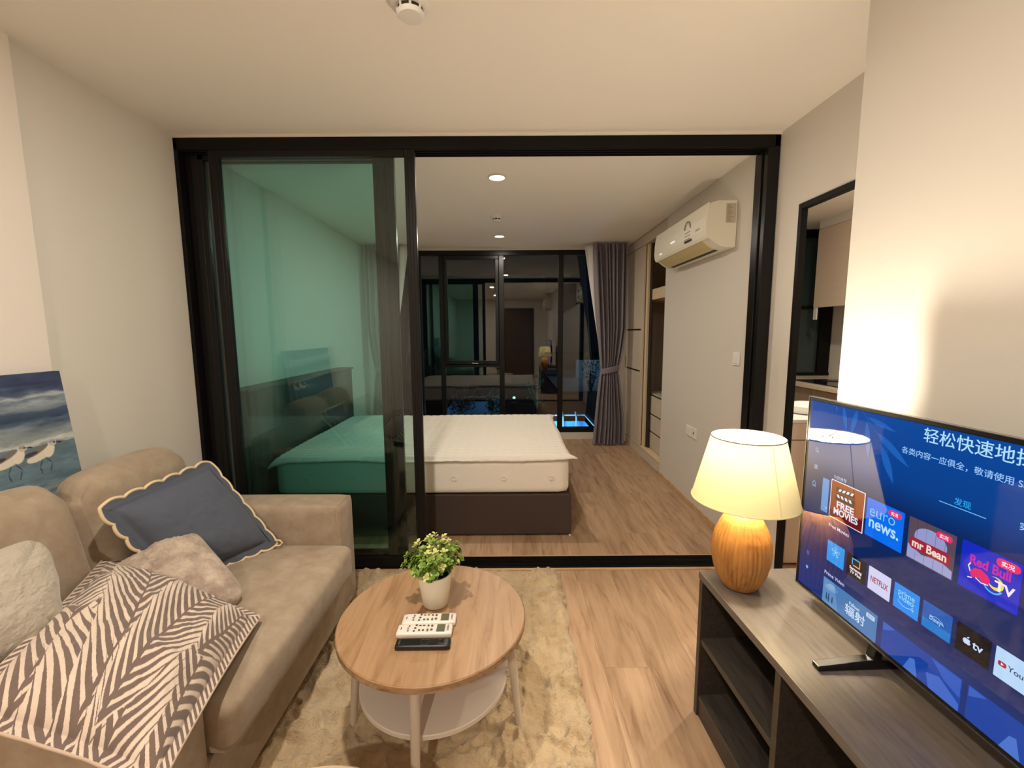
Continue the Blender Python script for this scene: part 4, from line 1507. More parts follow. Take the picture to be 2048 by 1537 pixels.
g = G().box(TX - 0.25, TX + 0.25, TY - 0.02, TY + 0.02, 0.405, 0.4252).box(TX - 0.02, TX + 0.02, TY - 0.25, TY - 0.02, 0.405, 0.4252).box(TX - 0.02, TX + 0.02, TY + 0.02, TY + 0.25, 0.405, 0.4252)
g.build('cross_rail', M['leg_cream'], t)

# --- potted plant
px, py, pz = -0.272, 1.437, 0.4502
t = thing('potted_plant', 'small bushy green plant in a cream pot on the coffee table', 'plant', (px, py, pz))
G().lathe([(0.001, 0.0), (0.040, 0.0), (0.044, 0.004), (0.060, 0.112), (0.0605, 0.118), (0.056, 0.118), (0.053, 0.100), (0.001, 0.100)], 56, (px, py, pz), caps=False).build('pot', M['pot'], t, smooth=True, angle=50)
G().lathe([(0.0535, 0.096), (0.045, 0.103), (0.02, 0.106), (0.001, 0.107)], 40, (px, py, pz), caps=False).build('soil', M['soil'], t, smooth=True)
r = np.random.default_rng(3)
gs, gl_ = G(), G()


def leaf(p, d, up, L, W, mi):
    d = d / np.linalg.norm(d)
    s = np.cross(d, up)
    s /= np.linalg.norm(s) + 1e-9
    u = np.cross(s, d)
    prof = [(0.0, 0.10), (0.22, 0.62), (0.5, 1.0), (0.78, 0.88), (0.95, 0.45), (1.0, 0.02)]
    vs = []
    for q, w in prof:
        c = p + d * L * q - u * L * 0.28 * q * q
        vs += [c - s * W * w + u * W * 0.25 * w, c - u * 0.0, c + s * W * w + u * W * 0.25 * w]
    fs = []
    for k in range(len(prof) - 1):
        fs += [(3 * k, 3 * k + 1, 3 * k + 4, 3 * k + 3), (3 * k + 1, 3 * k + 2, 3 * k + 5, 3 * k + 4)]
    gl_.add(vs, fs, mi)


for k in range(80):
    a = r.uniform(0, 2 * PI)
    el = math.acos(r.uniform(0.02, 1.0))
    Rr = r.uniform(0.070, 0.108)
    dirv = np.array([math.sin(el) * math.cos(a), math.sin(el) * math.sin(a), 0.22 + 0.98 * math.cos(el)])
    base = np.array([px, py, pz + 0.10]) + np.array([dirv[0], dirv[1], 0]) * 0.018
    tip = np.array([px, py, pz + 0.118]) + dirv * Rr
    mid = (base + tip) / 2 + np.array([0, 0, 0.014])
    pts = [base * (1 - q) ** 2 + 2 * mid * q * (1 - q) + tip * q * q for q in np.linspace(0, 1, 6)]
    gs.tube(pts, [0.0016, 0.0015, 0.0014, 0.0012, 0.001, 0.0008], 5)
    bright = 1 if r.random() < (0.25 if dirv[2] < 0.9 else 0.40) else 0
    for q, nleaf in ((0.45, 3), (0.62, 4), (0.78, 4), (0.92, 4), (1.0, 3)):
        p = base * (1 - q) ** 2 + 2 * mid * q * (1 - q) + tip * q * q
        ax = (tip - base) / np.linalg.norm(tip - base)
        for i in range(nleaf):
            b = 2 * PI * i / nleaf + r.uniform(0, 1) + q * 5
            e1 = np.cross(ax, (0.3, 0.2, 0.9))
            e1 /= np.linalg.norm(e1)
            e2 = np.cross(ax, e1)
            dd = math.cos(b) * e1 + math.sin(b) * e2 + ax * (0.35 + 0.5 * (q > 0.9))
            L = r.uniform(0.012, 0.019) * (0.8 if q > 0.95 else 1)
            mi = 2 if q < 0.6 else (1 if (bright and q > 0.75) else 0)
            leaf(p, dd, ax + r.normal(0, 0.2, 3), L, L * r.uniform(0.36, 0.46), mi)
gs.build('stems', M['stem'], t)
gl_.build('leaves', [M['leaf_a'], M['leaf_b'], M['leaf_c']], t, smooth=True, angle=180)


# --- remote controls
def remote_ac(label, cx, cy, cz, rz, L=0.174, W=0.050):
    t = thing('remote_control', label, 'remote control', (cx, cy, cz), rz, group='white air conditioner remote controls')
    g = G().softbox((0, 0, 0.010), (L / 2, W / 2, 0.0095), 0.007, 8)
    body = g.build('body', M['remote_white'], t, smooth=True, angle=180, world=False)
    Zt = 0.0198
    G().box(0.038, 0.064, -0.017, 0.017, Zt - 0.001, Zt + 0.0004).build('display', M['lcd'], t, world=False)
    g = G()
    for (x, y, w, h, mi) in ((0.022, 0.010, 0.007, 0.009, 0), (0.022, -0.008, 0.008, 0.010, 2), (0.010, 0.011, 0.006, 0.008, 0), (0.010, -0.010, 0.006, 0.012, 0),
                             (-0.004, 0.012, 0.008, 0.004, 0), (-0.004, -0.010, 0.006, 0.008, 0), (-0.016, 0.012, 0.008, 0.004, 0), (-0.016, -0.010, 0.006, 0.008, 0),
                             (-0.028, 0.014, 0.007, 0.007, 0), (-0.030, 0.0, 0.007, 0.007, 0), (-0.032, -0.013, 0.006, 0.006, 0),
                             (-0.050, 0.010, 0.005, 0.008, 3), (-0.052, 0.0, 0.006, 0.005, 3), (-0.051, -0.011, 0.005, 0.008, 3), (-0.074, 0.0, 0.0016, 0.012, 0)):
        n = 12
        ring = [(x + w / 2 * math.cos(a), y + h / 2 * math.sin(a), Zt + 0.0004) for a in np.linspace(0, 2 * PI, n + 1)[:-1]]
        if mi == 2:
            g.add(ring, [tuple(range(n))], 2)
        g.tube(ring, 0.0006, 5, 0 if mi != 3 else 1, closed=True)
        g.box(x - w * 0.25, x + w * 0.25, y - h * 0.25, y + h * 0.25, Zt, Zt + 0.0006, 0 if mi != 3 else 1)
    g.build('buttons', [M['mark_dark'], M['mark_grey'], M['mark_yellow']], t, world=False)
    g = G()
    put_text(g, 'DAIKIN', (0.076, 0.0, Zt + 0.0004), (0, 1, 0), (-1, 0, 0), 0.008, 0, 0.01, align='c')
    g.build('lettering', M['mark_dark'], body, world=False)
    return t


remote_ac('white air conditioner remote nearest the plant pot, farthest of the three remotes', -0.2735, 1.331, 0.4502, math.radians(2))
remote_ac('white air conditioner remote in the middle, next to the black one', -0.279, 1.279, 0.4502, math.radians(1))
t = thing('remote_control', 'slim black television remote lying nearest the front of the coffee table', 'remote control', (-0.273, 1.222, 0.4502), math.radians(0.5))
body = G().softbox((0, 0, 0.008), (0.083, 0.0185, 0.0078), 0.005, 8).build('body', M['remote_black'], t, smooth=True, angle=180, world=False)
g = G()
for (x, y, w, h) in ((0.066, 0.008, 0.008, 0.004), (0.050, 0.008, 0.006, 0.003), (0.050, -0.006, 0.006, 0.004), (0.012, 0.010, 0.006, 0.004), (0.012, -0.008, 0.006, 0.004),
                     (-0.002, 0.010, 0.004, 0.003), (-0.002, -0.010, 0.004, 0.003), (0.022, 0.0, 0.003, 0.003)):
    ring = [(x + w / 2 * math.cos(a), y + h / 2 * math.sin(a), 0.0158) for a in np.linspace(0, 2 * PI, 13)[:-1]]
    g.tube(ring, 0.0005, 5, closed=True)
ring = [(0.005 + 0.012 * math.cos(a), 0.012 * math.sin(a), 0.0157) for a in np.linspace(0, 2 * PI, 25)[:-1]]
dim = mat('button_dim', (0.06, 0.06, 0.065), 0.5)
G().tube(ring, 0.0005, 5, closed=True).build('direction_ring', dim, t, world=False)
g.build('buttons', dim, t, world=False)
g = G()
put_text(g, 'SAMSUNG', (-0.070, 0.0, 0.0160), (0, 1, 0), (-1, 0, 0), 0.005, 0, align='c')
g.build('lettering', M['mark_grey'], body, world=False)

# --- pouf whose far rim just shows at the bottom of the picture
t = thing('pouf', 'round beige pouf, only its far rim showing below the coffee table', 'pouf', (-0.432, 0.690, 0))
G().lathe([(0.001, 0.025), (0.235, 0.025), (0.252, 0.05), (0.256, 0.2), (0.252, 0.345), (0.235, 0.375), (0.001, 0.385)], 64, (-0.432, 0.690, 0)).build('cover', M['pouf'], t, smooth=True, angle=60)
G().tube([(-0.432 + 0.250 * math.cos(a), 0.690 + 0.250 * math.sin(a), 0.352) for a in np.linspace(0, 2 * PI, 65)[:-1]], 0.005, 8, closed=True).build('piping', M['suede_seam'], t, smooth=True)

# ------------------------------------------------------------------ television bench
t = thing('tv_bench', 'long low dark grey-brown open-shelf television bench', 'tv bench', (0.668, 1.462, 0), math.radians(2.2))
D, LN, HT = 0.392, 1.50, 0.55
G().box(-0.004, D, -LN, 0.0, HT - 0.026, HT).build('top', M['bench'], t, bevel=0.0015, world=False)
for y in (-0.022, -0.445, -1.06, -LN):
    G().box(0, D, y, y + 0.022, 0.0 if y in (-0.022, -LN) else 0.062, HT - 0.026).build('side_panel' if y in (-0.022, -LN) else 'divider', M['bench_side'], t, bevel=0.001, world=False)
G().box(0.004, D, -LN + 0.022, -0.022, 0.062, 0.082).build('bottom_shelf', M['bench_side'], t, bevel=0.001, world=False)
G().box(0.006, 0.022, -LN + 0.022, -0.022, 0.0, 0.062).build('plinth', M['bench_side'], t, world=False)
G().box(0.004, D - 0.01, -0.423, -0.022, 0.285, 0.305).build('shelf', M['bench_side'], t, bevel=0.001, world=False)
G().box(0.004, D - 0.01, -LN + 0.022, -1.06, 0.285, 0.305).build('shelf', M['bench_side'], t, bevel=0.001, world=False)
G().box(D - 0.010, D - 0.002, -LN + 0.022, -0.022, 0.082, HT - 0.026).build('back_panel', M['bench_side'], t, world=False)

# ------------------------------------------------------------------ table lamp
lx, ly, lz = 0.762, 1.375, 0.5502
t = thing('table_lamp', 'lit table lamp with a ribbed wooden base and cream shade', 'lamp', (lx, ly, lz))
prof = [(0.001, 0.0), (0.050, 0.0), (0.056, 0.005), (0.067, 0.025), (0.080, 0.058), (0.0885, 0.095), (0.0910, 0.125), (0.0890, 0.155), (0.0830, 0.180), (0.0730, 0.207), (0.062, 0.230), (0.048, 0.247), (0.030, 0.256), (0.001, 0.258)]
pz_ = np.array([p[1] for p in prof])
pr_ = np.array([p[0] for p in prof])
zz = np.linspace(0.0, 0.258, 70)
fine_prof = [(0.001, 0.0)] + [(float(np.interp(z, pz_[1:], pr_[1:])), float(z)) for z in zz[0:]]
fine_prof[-1] = (0.001, 0.258)


def ribs(a, z, k):
    w = 0.25 * math.sin(z * 22 + a * 2) + 0.18 * math.sin(z * 51 + 3 * a)
    s = abs(math.sin(19 * a + w))
    fade = min(1, max(0, (z - 0.004) / 0.02)) * (0.7 + 0.3 * math.sin(5 * a + z * 20))
    return 1 + 0.058 * fade * (s ** 0.5 - 0.65)


G().lathe(fine_prof, 420, (lx, ly, lz), mod=ribs).build('base', M['lamp_wood'], t, smooth=True, angle=180)
G().lathe([(0.012, 0.256), (0.012, 0.360), (0.018, 0.365), (0.018, 0.424), (0.001, 0.426)], 24, (lx, ly, lz)).build('bulb_socket', M['brass'], t, smooth=True)
G().lathe([(0.014, 0.422), (0.024, 0.440), (0.031, 0.464), (0.027, 0.484), (0.015, 0.495), (0.001, 0.498)], 28, (lx, ly, lz)).build('bulb', M['bulb'], t, smooth=True)
zb, zt, rb, rt = 0.300, 0.508, 0.160, 0.108
G().lathe([(rb, zb), (rt, zt)], 96, (lx, ly, lz), caps=False).build('shade', M['shade'], t, smooth=True)
sh = t
for rr, z in ((rb, zb), (rt, zt)):
    G().tube([(lx + rr * math.cos(a), ly + rr * math.sin(a), lz + z) for a in np.linspace(0, 2 * PI, 73)[:-1]], 0.0024, 8, closed=True).build('shade_rim', M['shade_trim'] if z == zt else M['shade'], t, smooth=True)
g = G()
for k in range(3):
    a = 2 * PI * k / 3 + 0.4
    g.tube([(lx + 0.012 * math.cos(a), ly + 0.012 * math.sin(a), lz + 0.504), (lx + rt * math.cos(a), ly + rt * math.sin(a), lz + zt - 0.004)], 0.0016, 6)
g.tube([(lx + 0.014 * math.cos(a), ly + 0.014 * math.sin(a), lz + 0.504) for a in np.linspace(0, 2 * PI, 17)[:-1]], 0.0018, 6, closed=True)
g.tube([(lx, ly + 0.019, lz + 0.302), (lx, ly + 0.046, lz + 0.40), (lx, ly + 0.044, lz + 0.48), (lx, ly + 0.014, lz + 0.504)], 0.0018, 6)
g.build('shade_carrier', M['brass'], t, smooth=True)
seam = [(lx + (rb + (rt - rb) * q + 0.0006) * math.cos(-1.42), ly + (rb + (rt - rb) * q + 0.0006) * math.sin(-1.42), lz + zb + (zt - zb) * q) for q in np.linspace(0.02, 1, 8)]
G().tube(seam, 0.0012, 6).build('seam', M['shade'], t, smooth=True)
# ------------------------------------------------------------------ television
TVA = math.atan2(-1.0, 0.031)
TW, TH = 1.052, 0.592
t = thing('television', 'large flat television showing a blue app menu, standing on the dark bench', 'television', (0.897, 1.294, 0.61), TVA)
G().box(0, TW, 0.0005, 0.022, 0, TH).build('panel', M['tv_black'], t, bevel=0.002, world=False)
G().softbox((TW / 2, 0.034, 0.27), (TW * 0.40, 0.016, 0.20), 0.012, 6).build('back_housing', M['tv_black'], t, smooth=True, angle=180, world=False)
g = G().box(-0.0016, 0, -0.001, 0.010, -0.001, TH + 0.001).box(0, TW, -0.001, 0.010, TH, TH + 0.0016).box(0, TW, -0.0015, 0.010, -0.0016, 0.0).box(TW, TW + 0.0016, -0.001, 0.010, -0.001, TH + 0.001)
g.build('edge_trim', M['tv_edge'], t, world=False)
for u0 in (0.282, TW - 0.27):
    g = G().prism([(-0.142, -0.0598), (0.125, -0.0598), (0.125, -0.050), (0.02, -0.034), (0.02, 0.01), (0.004, 0.01), (-0.004, -0.034), (-0.142, -0.047)], u0 - 0.012, u0 + 0.012, 'x')
    g.build('foot', M['tv_black'], t, bevel=0.002, world=False)
g = G().lathe([(0.0125, -0.002), (0.0125, 0.002)], 24)
g.v = [(-0.0055 + x, 0.024 + z * 0.5, 0.020 + y) for x, y, z in g.v]
tagm = g.build('sticker', M['red'], t, world=False)
G().box(-0.018, -0.008, 0.0223, 0.0228, 0.0185, 0.0215).build('sticker_print', M['white'], tagm, world=False)

_scr = {}


def S(r, gg, b, k=1.0):
    """screen material: glossy panel glass that glows in one colour"""
    key = (r, gg, b, k)
    if key not in _scr:
        m = mat('screen_%02x%02x%02x' % (r, gg, b), (0.004, 0.004, 0.005), 0.035, ior=1.95, emit=lin((r, gg, b)), estr=k)
        _scr[key] = (len(_scr) + 1, m)
    return _scr[key][0]


bgm, nt, b = _nt('screen_background')
b.inputs['Base Color'].default_value = (0.004, 0.004, 0.005, 1)
b.inputs['Roughness'].default_value = 0.035
b.inputs['IOR'].default_value = 1.95
tc = nt.nodes.new('ShaderNodeTexCoord')
sx_ = nt.nodes.new('ShaderNodeSeparateXYZ')
mr = nt.nodes.new('ShaderNodeMapRange')
mr.inputs[1].default_value = 0.0
mr.inputs[2].default_value = TH
cr = nt.nodes.new('ShaderNodeValToRGB')
e = cr.color_ramp.elements
e[0].position, e[0].color = 0.0, (*lin((12, 50, 124)), 1)
e[1].position, e[1].color = 1.0, (*lin((2, 74, 160)), 1)
for p_, c_ in ((0.25, (8, 38, 92)), (0.62, (3, 40, 98)), (0.74, (0, 66, 144))):
    k_ = e.new(p_)
    k_.color = (*lin(c_), 1)
nt.links.new(tc.outputs['Object'], sx_.inputs[0])
nt.links.new(sx_.outputs['Z'], mr.inputs[0])
nt.links.new(mr.outputs[0], cr.inputs[0])
nt.links.new(cr.outputs[0], b.inputs['Emission Color'])
b.inputs['Emission Strength'].default_value = 1.0

g = G()
LY = lambda k: -0.0004 - 0.00025 * k
V0, V1, U0, U1 = 0.010, TH - 0.010, 0.010, TW - 0.010
g.quad((U0, LY(0), V0), (U1, LY(0), V0), (U1, LY(0), V1), (U0, LY(0), V1), 0)


def poly(pts, col, k):
    y = LY(k)
    a = sum(pts[i][0] * pts[(i + 1) % len(pts)][1] - pts[(i + 1) % len(pts)][0] * pts[i][1] for i in range(len(pts)))
    if a < 0:
        pts = pts[::-1]
    g.add([(u, y, v) for u, v in pts], [tuple(range(len(pts)))], col)


def rrect(u0, u1, v0, v1, col, k, r=0.003):
    pts = []
    for cx, cy, a0 in ((u1 - r, v1 - r, 0), (u0 + r, v1 - r, 90), (u0 + r, v0 + r, 180), (u1 - r, v0 + r, 270)):
        for a in (0, 30, 60, 90):
            pts.append((cx + r * math.cos(math.radians(a0 + a)), cy + r * math.sin(math.radians(a0 + a))))
    poly(pts, col, k)


def disc(u, v, ru, rv, col, k, n=28, rot=0.0):
    ca, sa = math.cos(rot), math.sin(rot)
    poly([(u + ru * math.cos(a) * ca - rv * math.sin(a) * sa, v + ru * math.cos(a) * sa + rv * math.sin(a) * ca) for a in np.linspace(0, 2 * PI, n + 1)[:-1]], col, k)


def line(pts, w, col, k):
    for (a, b_), (c, d) in zip(pts[:-1], pts[1:]):
        L = math.hypot(c - a, d - b_)
        nx_, ny_ = -(d - b_) / L * w / 2, (c - a) / L * w / 2
        ex, ey = (c - a) / L * w * 0.3, (d - b_) / L * w * 0.3
        poly([(a + nx_ - ex, b_ + ny_ - ey), (c + nx_ + ex, d + ny_ + ey), (c - nx_ + ex, d - ny_ + ey), (a - nx_ - ex, b_ - ny_ - ey)], col, k)


def ring_(u, v, r, w, col, k, a0=0.0, a1=2 * PI, n=28):
    A = np.linspace(a0, a1, n + 1)
    for p, q in zip(A[:-1], A[1:]):
        poly([(u + (r - w / 2) * math.cos(p), v + (r - w / 2) * math.sin(p)), (u + (r + w / 2) * math.cos(p), v + (r + w / 2) * math.sin(p)),
              (u + (r + w / 2) * math.cos(q), v + (r + w / 2) * math.sin(q)), (u + (r - w / 2) * math.cos(q), v + (r - w / 2) * math.sin(q))], col, k)


def txt(s, u, v, size, col, k=3, bold=0.0, width=None, align='l'):
    put_text(g, s, (u, LY(k), v), (1, 0, 0), (0, 0, 1), size, col, bold, width, align)


def lens(a, b_, w, col, k):
    """a long leaf from a to b"""
    d = np.array(b_) - np.array(a)
    nrm_ = np.array([-d[1], d[0]]) / np.linalg.norm(d)
    qs = np.linspace(0, 1, 9)
    up = [np.array(a) + d * q + nrm_ * w * math.sin(PI * q ** 0.85) for q in qs]
    dn = [np.array(a) + d * q - nrm_ * w * math.sin(PI * q ** 0.85) for q in qs[::-1][1:-1]]
    poly([tuple(p) for p in up + dn], col, k)


LEAF = S(28, 98, 184)
top = (0.193, V1)
line([top, (0.205, 0.567), (0.240, 0.535), (0.275, 0.495)], 0.0016, LEAF, 1)
lens((0.207, 0.569), (0.292, 0.549), 0.0065, LEAF, 1)
lens((0.207, 0.560), (0.223, 0.462), 0.0080, LEAF, 1)
lens((0.241, 0.537), (0.331, 0.475), 0.0090, LEAF, 1)
lens((0.254, 0.510), (0.296, 0.425), 0.0100, LEAF, 1)
lens((0.176, V1), (0.161, 0.510), 0.0080, LEAF, 1)
lens((0.130, V1), (0.147, 0.518), 0.0070, LEAF, 1)
lens((0.105, V1), (0.108, 0.563), 0.0025, LEAF, 1)
TXT, TXT2, CYAN = S(176, 226, 255), S(156, 204, 250), S(44, 168, 236)
txt('轻松快速地探索内容', 0.357, 0.5475, 0.0345, TXT, 2, 0.006)
txt('各类内容一应俱全，敬请使用 Smart TV', 0.309, 0.5075, 0.0172, TXT2, 2, 0.004)
txt('发现', 0.434, 0.4335, 0.0165, CYAN, 2, 0.01)
line([(0.405, 0.4272), (0.494, 0.4272)], 0.0016, S(120, 196, 245), 2)
txt('实况', 0.548, 0.432, 0.0165, TXT2, 2, 0.01)
ICO = S(196, 206, 232)
ring_(0.047, 0.4405, 0.0048, 0.0011, ICO, 2)
line([(0.0505, 0.437), (0.0540, 0.4335)], 0.0012, ICO, 2)
for du, dv in ((-1, -1), (-1, 1), (1, -1), (1, 1)):
    ring_(0.048 + du * 0.0032, 0.389 + dv * 0.0032, 0.0028, 0.0009, ICO, 2)
for a, b_ in (((0.0385, 0.339), (0.046, 0.346)), ((0.046, 0.346), (0.0535, 0.339)), ((0.0405, 0.340), (0.0405, 0.330)), ((0.0515, 0.340), (0.0515, 0.330)), ((0.0405, 0.330), (0.0515, 0.330))):
    line([a, b_], 0.0015, S(150, 190, 245), 2)
rrect(0.0445, 0.0475, 0.330, 0.336, S(150, 190, 245), 2, 0.0004)
for k_ in range(3):
    line([(0.0375, 0.1145 + 0.0045 * k_), (0.0475, 0.1145 + 0.0045 * k_)], 0.0012, S(110, 160, 240), 2)
poly([(0.0385, 0.078), (0.0475, 0.078), (0.0475, 0.072), (0.043, 0.0675), (0.0385, 0.072)], S(110, 190, 250), 2)
disc(0.043, 0.074, 0.0015, 0.0015, S(20, 60, 130), 3)

# first row of tiles
rrect(0.078, 0.103, 0.2695, 0.367, S(96, 150, 214), 1)
txt('us', 0.098, 0.281, 0.010, S(190, 210, 240), 2, 0.02, align='c')
rrect(0.110, 0.2245, 0.2655, 0.3745, S(238, 228, 240), 1, 0.002)
rrect(0.1125, 0.222, 0.268, 0.372, S(150, 62, 30), 2, 0.001)
poly([(0.1125, 0.268), (0.222, 0.268), (0.222, 0.300), (0.1125, 0.286)], S(104, 20, 28), 3)
BW, DG = S(232, 228, 244), S(66, 40, 34)
for j, (v0, v1, sk) in enumerate(((0.3475, 0.3555, 0.005), (0.330, 0.338, -0.004))):
    for i in range(4):
        u = 0.137 + 0.0135 * i
        poly([(u, v0 + 0.004 * (1 - j) * i * 0.3), (u + 0.008, v0 + 0.004 * (1 - j) * i * 0.3), (u + 0.008 + sk, v1 + 0.004 * (1 - j) * i * 0.3), (u + sk, v1 + 0.004 * (1 - j) * i * 0.3)], BW, 5)
rrect(0.130, 0.192, 0.322, 0.341, DG, 4, 0.001)
rrect(0.130, 0.190, 0.345, 0.3575, DG, 4, 0.001)
txt('FREE', 0.165, 0.302, 0.0255, BW, 5, 0.03, align='c', width=0.058)
txt('MOVIES', 0.168, 0.281, 0.0255, BW, 5, 0.03, align='c', width=0.082)
txt('为您推荐', 0.117, 0.379, 0.0115, S(200, 206, 228), 2)
txt('Free Movies', 0.114, 0.2365, 0.0145, S(206, 216, 240), 2, 0.008)
rrect(0.231, 0.333, 0.270, 0.368, S(0, 112, 240), 1, 0.002)
EU = S(128, 204, 255)
txt('euro', 0.276, 0.325, 0.042, EU, 2, -0.008, align='c', width=0.070)
txt('news.', 0.282, 0.296, 0.042, S(176, 224, 255), 2, 0.02, align='c', width=0.082)
PINK, WH = S(236, 52, 108), S(246, 236, 246)


def badge(u, v, s=1.0):
    rrect(u - 0.017 * s, u + 0.017 * s, v - 0.0075 * s, v + 0.0075 * s, PINK, 5, 0.0072 * s)
    txt('实况', u, v - 0.0038 * s, 0.0095 * s, WH, 6, 0.02, align='c')


badge(0.309, 0.3545)
rrect(0.345, 0.448, 0.271, 0.368, S(92, 76, 90), 1, 0.002)
for i in range(1, 5):
    line([(0.345 + 0.0206 * i, 0.271), (0.345 + 0.0206 * i, 0.368)], 0.0008, S(70, 56, 72), 2)
disc(0.396, 0.330, 0.036, 0.026, S(150, 156, 206), 2)
poly([(0.347, 0.273), (0.446, 0.273), (0.446, 0.290), (0.42, 0.300), (0.38, 0.292), (0.347, 0.305)], S(158, 164, 210), 2)
rrect(0.350, 0.440, 0.297, 0.324, S(166, 38, 62), 3, 0.010)
txt('mr Bean', 0.395, 0.303, 0.0255, S(238, 222, 206), 4, 0.03, align='c', width=0.076)
badge(0.424, 0.3545)
rrect(0.459, 0.562, 0.272, 0.369, S(20, 44, 196), 1, 0.002)
txt('Red Bull', 0.511, 0.328, 0.026, S(196, 34, 166), 2, 0.035, align='c', width=0.070)
disc(0.524, 0.311, 0.0130, 0.0130, S(240, 226, 70), 2)
disc(0.521, 0.313, 0.0100, 0.0095, S(20, 44, 196), 3)
ring_(0.520, 0.306, 0.0155, 0.003, S(70, 190, 240), 3, 3.6, 5.9)
poly([(0.479, 0.312), (0.486, 0.322), (0.498, 0.325), (0.510, 0.319), (0.515, 0.310), (0.512, 0.302), (0.503, 0.300), (0.496, 0.306), (0.488, 0.305), (0.483, 0.300), (0.481, 0.306)], S(228, 24, 108), 4)
line([(0.479, 0.312), (0.475, 0.322), (0.478, 0.328)], 0.002, WH, 4)
line([(0.483, 0.300), (0.476, 0.298)], 0.002, WH, 4)
line([(0.490, 0.304), (0.500, 0.299), (0.512, 0.301)], 0.0018, WH, 5)
txt('TV', 0.5385, 0.300, 0.026, WH, 4, 0.03, align='c')
badge(0.540, 0.356, 1.15)
rrect(0.573, 0.676, 0.271, 0.368, S(30, 60, 140), 1, 0.002)

# second row of tiles
r0, r1 = 0.137, 0.197
rrect(0.115, 0.176, r0, r1, S(22, 152, 236), 1, 0.002)
disc(0.1455, 0.173, 0.0034, 0.0034, S(150, 220, 255), 2)
for i in range(5):
    a = PI / 2 + 2 * PI * i / 5
    ring_(0.1455 + 0.0105 * math.cos(a), 0.173 + 0.0105 * math.sin(a), 0.0034, 0.0013, S(150, 220, 255), 2, n=16)
    line([(0.1455 + 0.004 * math.cos(a), 0.173 + 0.004 * math.sin(a)), (0.1455 + 0.0075 * math.cos(a), 0.173 + 0.0075 * math.sin(a))], 0.0012, S(150, 220, 255), 2)
txt('SmartThings', 0.1455, 0.148, 0.009, S(70, 130, 226), 2, 0.01, align='c', width=0.044)
rrect(0.185, 0.2455, r0, r1, S(8, 8, 26), 1, 0.002)
for (a, b_, c_) in (((0.203, 0.188), (0.203, 0.172), (90, 170, 250)), ((0.203, 0.188), (0.2265, 0.188), (80, 190, 250)), ((0.2265, 0.188), (0.2265, 0.170), (240, 150, 90)), ((0.207, 0.170), (0.2265, 0.170), (250, 190, 120))):
    line([a, b_], 0.0028, S(*c_), 2)
txt('Samsung', 0.215, 0.157, 0.0112, WH, 2, 0.03, align='c')
txt('TV Plus', 0.215, 0.146, 0.0112, WH, 2, 0.03, align='c')
rrect(0.254, 0.3165, r0, r1, S(212, 212, 244), 1, 0.002)
txt('NETFLIX', 0.2855, 0.1605, 0.0205, S(164, 44, 70), 2, 0.02, align='c', width=0.049)
rrect(0.326, 0.388, r0, r1, S(22, 140, 238), 1, 0.002)
PV = S(140, 210, 255)
txt('prime', 0.357, 0.175, 0.0185, PV, 2, 0.015, align='c', width=0.040)
txt('video', 0.357, 0.163, 0.0185, PV, 2, 0.015, align='c', width=0.038)
ring_(0.3555, 0.175, 0.0240, 0.0016, PV, 2, PI * 1.22, PI * 1.80)
line([(0.371, 0.1535), (0.3765, 0.1565), (0.3745, 0.1505)], 0.0015, PV, 2)
rrect(0.396, 0.4585, r0, r1, S(12, 92, 180), 1, 0.002)
poly([(0.397, r0 + 0.001), (0.4575, r0 + 0.001), (0.4575, r0 + 0.022), (0.397, r0 + 0.022)], S(16, 122, 206), 2)
txt('Disney+', 0.4275, 0.1625, 0.0150, S(176, 214, 246), 3, 0.01, align='c', width=0.029)
ring_(0.4275, 0.158, 0.0165, 0.0009, S(176, 214, 246), 3, PI * 0.12, PI * 0.85)
rrect(0.4675, 0.530, r0, r1, S(10, 10, 26), 1, 0.002)
AP = S(204, 220, 250)
disc(0.4862, 0.1665, 0.0050, 0.0060, AP, 2)
disc(0.4908, 0.1665, 0.0050, 0.0060, AP, 2)
disc(0.4965, 0.1680, 0.0026, 0.0028, S(10, 10, 26), 3)
lens((0.4882, 0.1735), (0.4925, 0.1785), 0.0013, AP, 2)
txt('tv', 0.4985, 0.1605, 0.0235, AP, 2, 0.02)
rrect(0.538, 0.600, r0, r1, S(186, 218, 252), 1, 0.002)
rrect(0.5435, 0.5570, 0.1625, 0.1720, S(176, 34, 42), 2, 0.003)
poly([(0.5485, 0.1645), (0.5485, 0.1700), (0.5535, 0.16725)], WH, 3)
txt('YouTube', 0.5590, 0.1625, 0.0150, S(40, 60, 96), 2, 0.012)
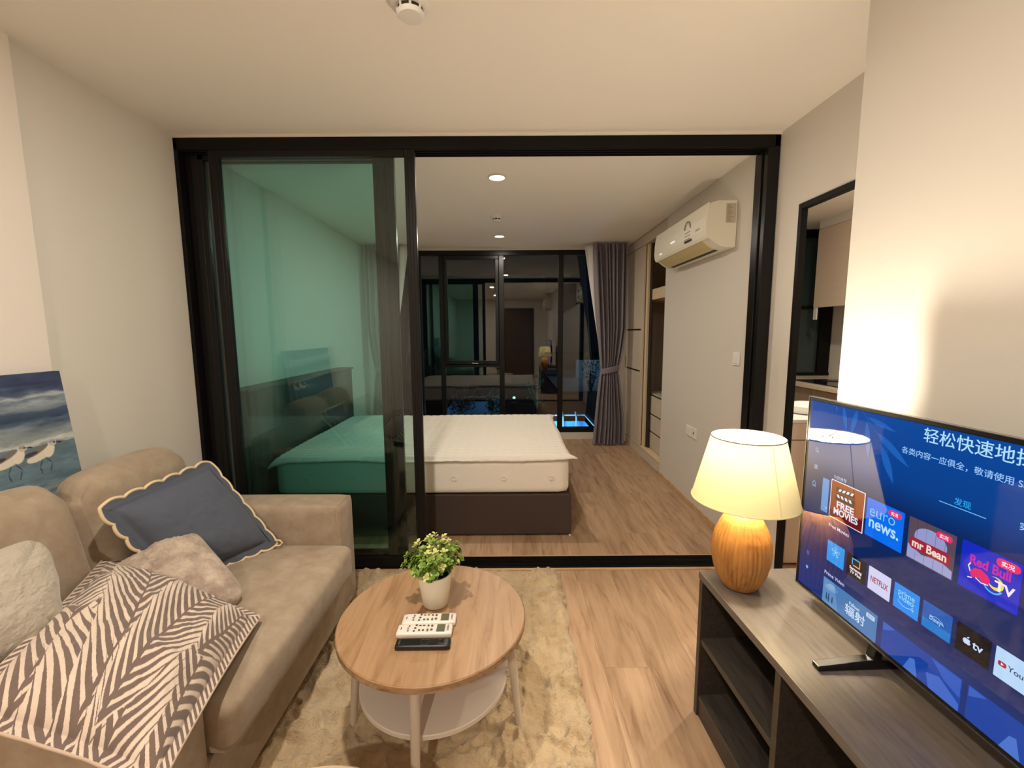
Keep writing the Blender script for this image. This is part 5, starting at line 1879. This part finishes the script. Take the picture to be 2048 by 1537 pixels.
txt('Prime Video', 0.1125, 0.0945, 0.0145, S(200, 212, 240), 2, 0.008)

# third row, cut by the screen's lower edge
rrect(0.111, 0.291, V0, 0.0835, S(92, 142, 194), 1, 0.002)
poly([(0.17, V0), (0.291, V0), (0.291, 0.0835), (0.15, 0.0835), (0.16, 0.05)], S(70, 122, 180), 2)
disc(0.142, 0.064, 0.024, 0.010, S(122, 160, 204), 2, rot=0.2)
disc(0.142, 0.068, 0.014, 0.008, S(136, 172, 212), 3, rot=0.2)
for u, h in ((0.127, 0.020), (0.135, 0.024), (0.148, 0.017)):
    disc(u, 0.030, 0.0025, h * 0.45, S(30, 60, 104), 4)
    disc(u, 0.030 + h * 0.5, 0.0022, 0.0026, S(30, 60, 104), 4)
txt('辐射', 0.225, 0.030, 0.030, S(200, 222, 246), 3, 0.012, align='c', width=0.064)
txt('Fallout', 0.222, 0.0585, 0.0125, S(200, 222, 246), 3, 0.02, align='c')
rrect(0.259, 0.284, 0.062, 0.074, S(196, 214, 240), 3, 0.003)
txt('影视', 0.2715, 0.0650, 0.0080, S(80, 110, 160), 4, align='c')
for u0 in (0.306, 0.501, 0.696):
    rrect(u0, u0 + 0.184, V0, 0.083, S(8, 66, 160), 1, 0.002)
    poly([(u0 + 0.002, 0.081), (u0 + 0.034, 0.081), (u0 + 0.012, 0.066), (u0 + 0.002, 0.060)], S(52, 98, 196), 2)
    poly([(u0 + 0.060, V0), (u0 + 0.074, 0.044), (u0 + 0.085, 0.048), (u0 + 0.094, V0)], S(74, 116, 204), 2)
    poly([(u0 + 0.120, 0.081), (u0 + 0.182, 0.081), (u0 + 0.182, 0.040), (u0 + 0.150, 0.052)], S(48, 92, 190), 2)
    poly([(u0 + 0.112, 0.040), (u0 + 0.140, 0.052), (u0 + 0.182, 0.026), (u0 + 0.182, V0), (u0 + 0.120, V0)], S(62, 104, 198), 3)
slots = [bgm] + [m_ for k_, m_ in sorted(_scr.values(), key=lambda q: q[0])]
g.build('screen', slots, t, world=False)
bpy.context.view_layer.update()
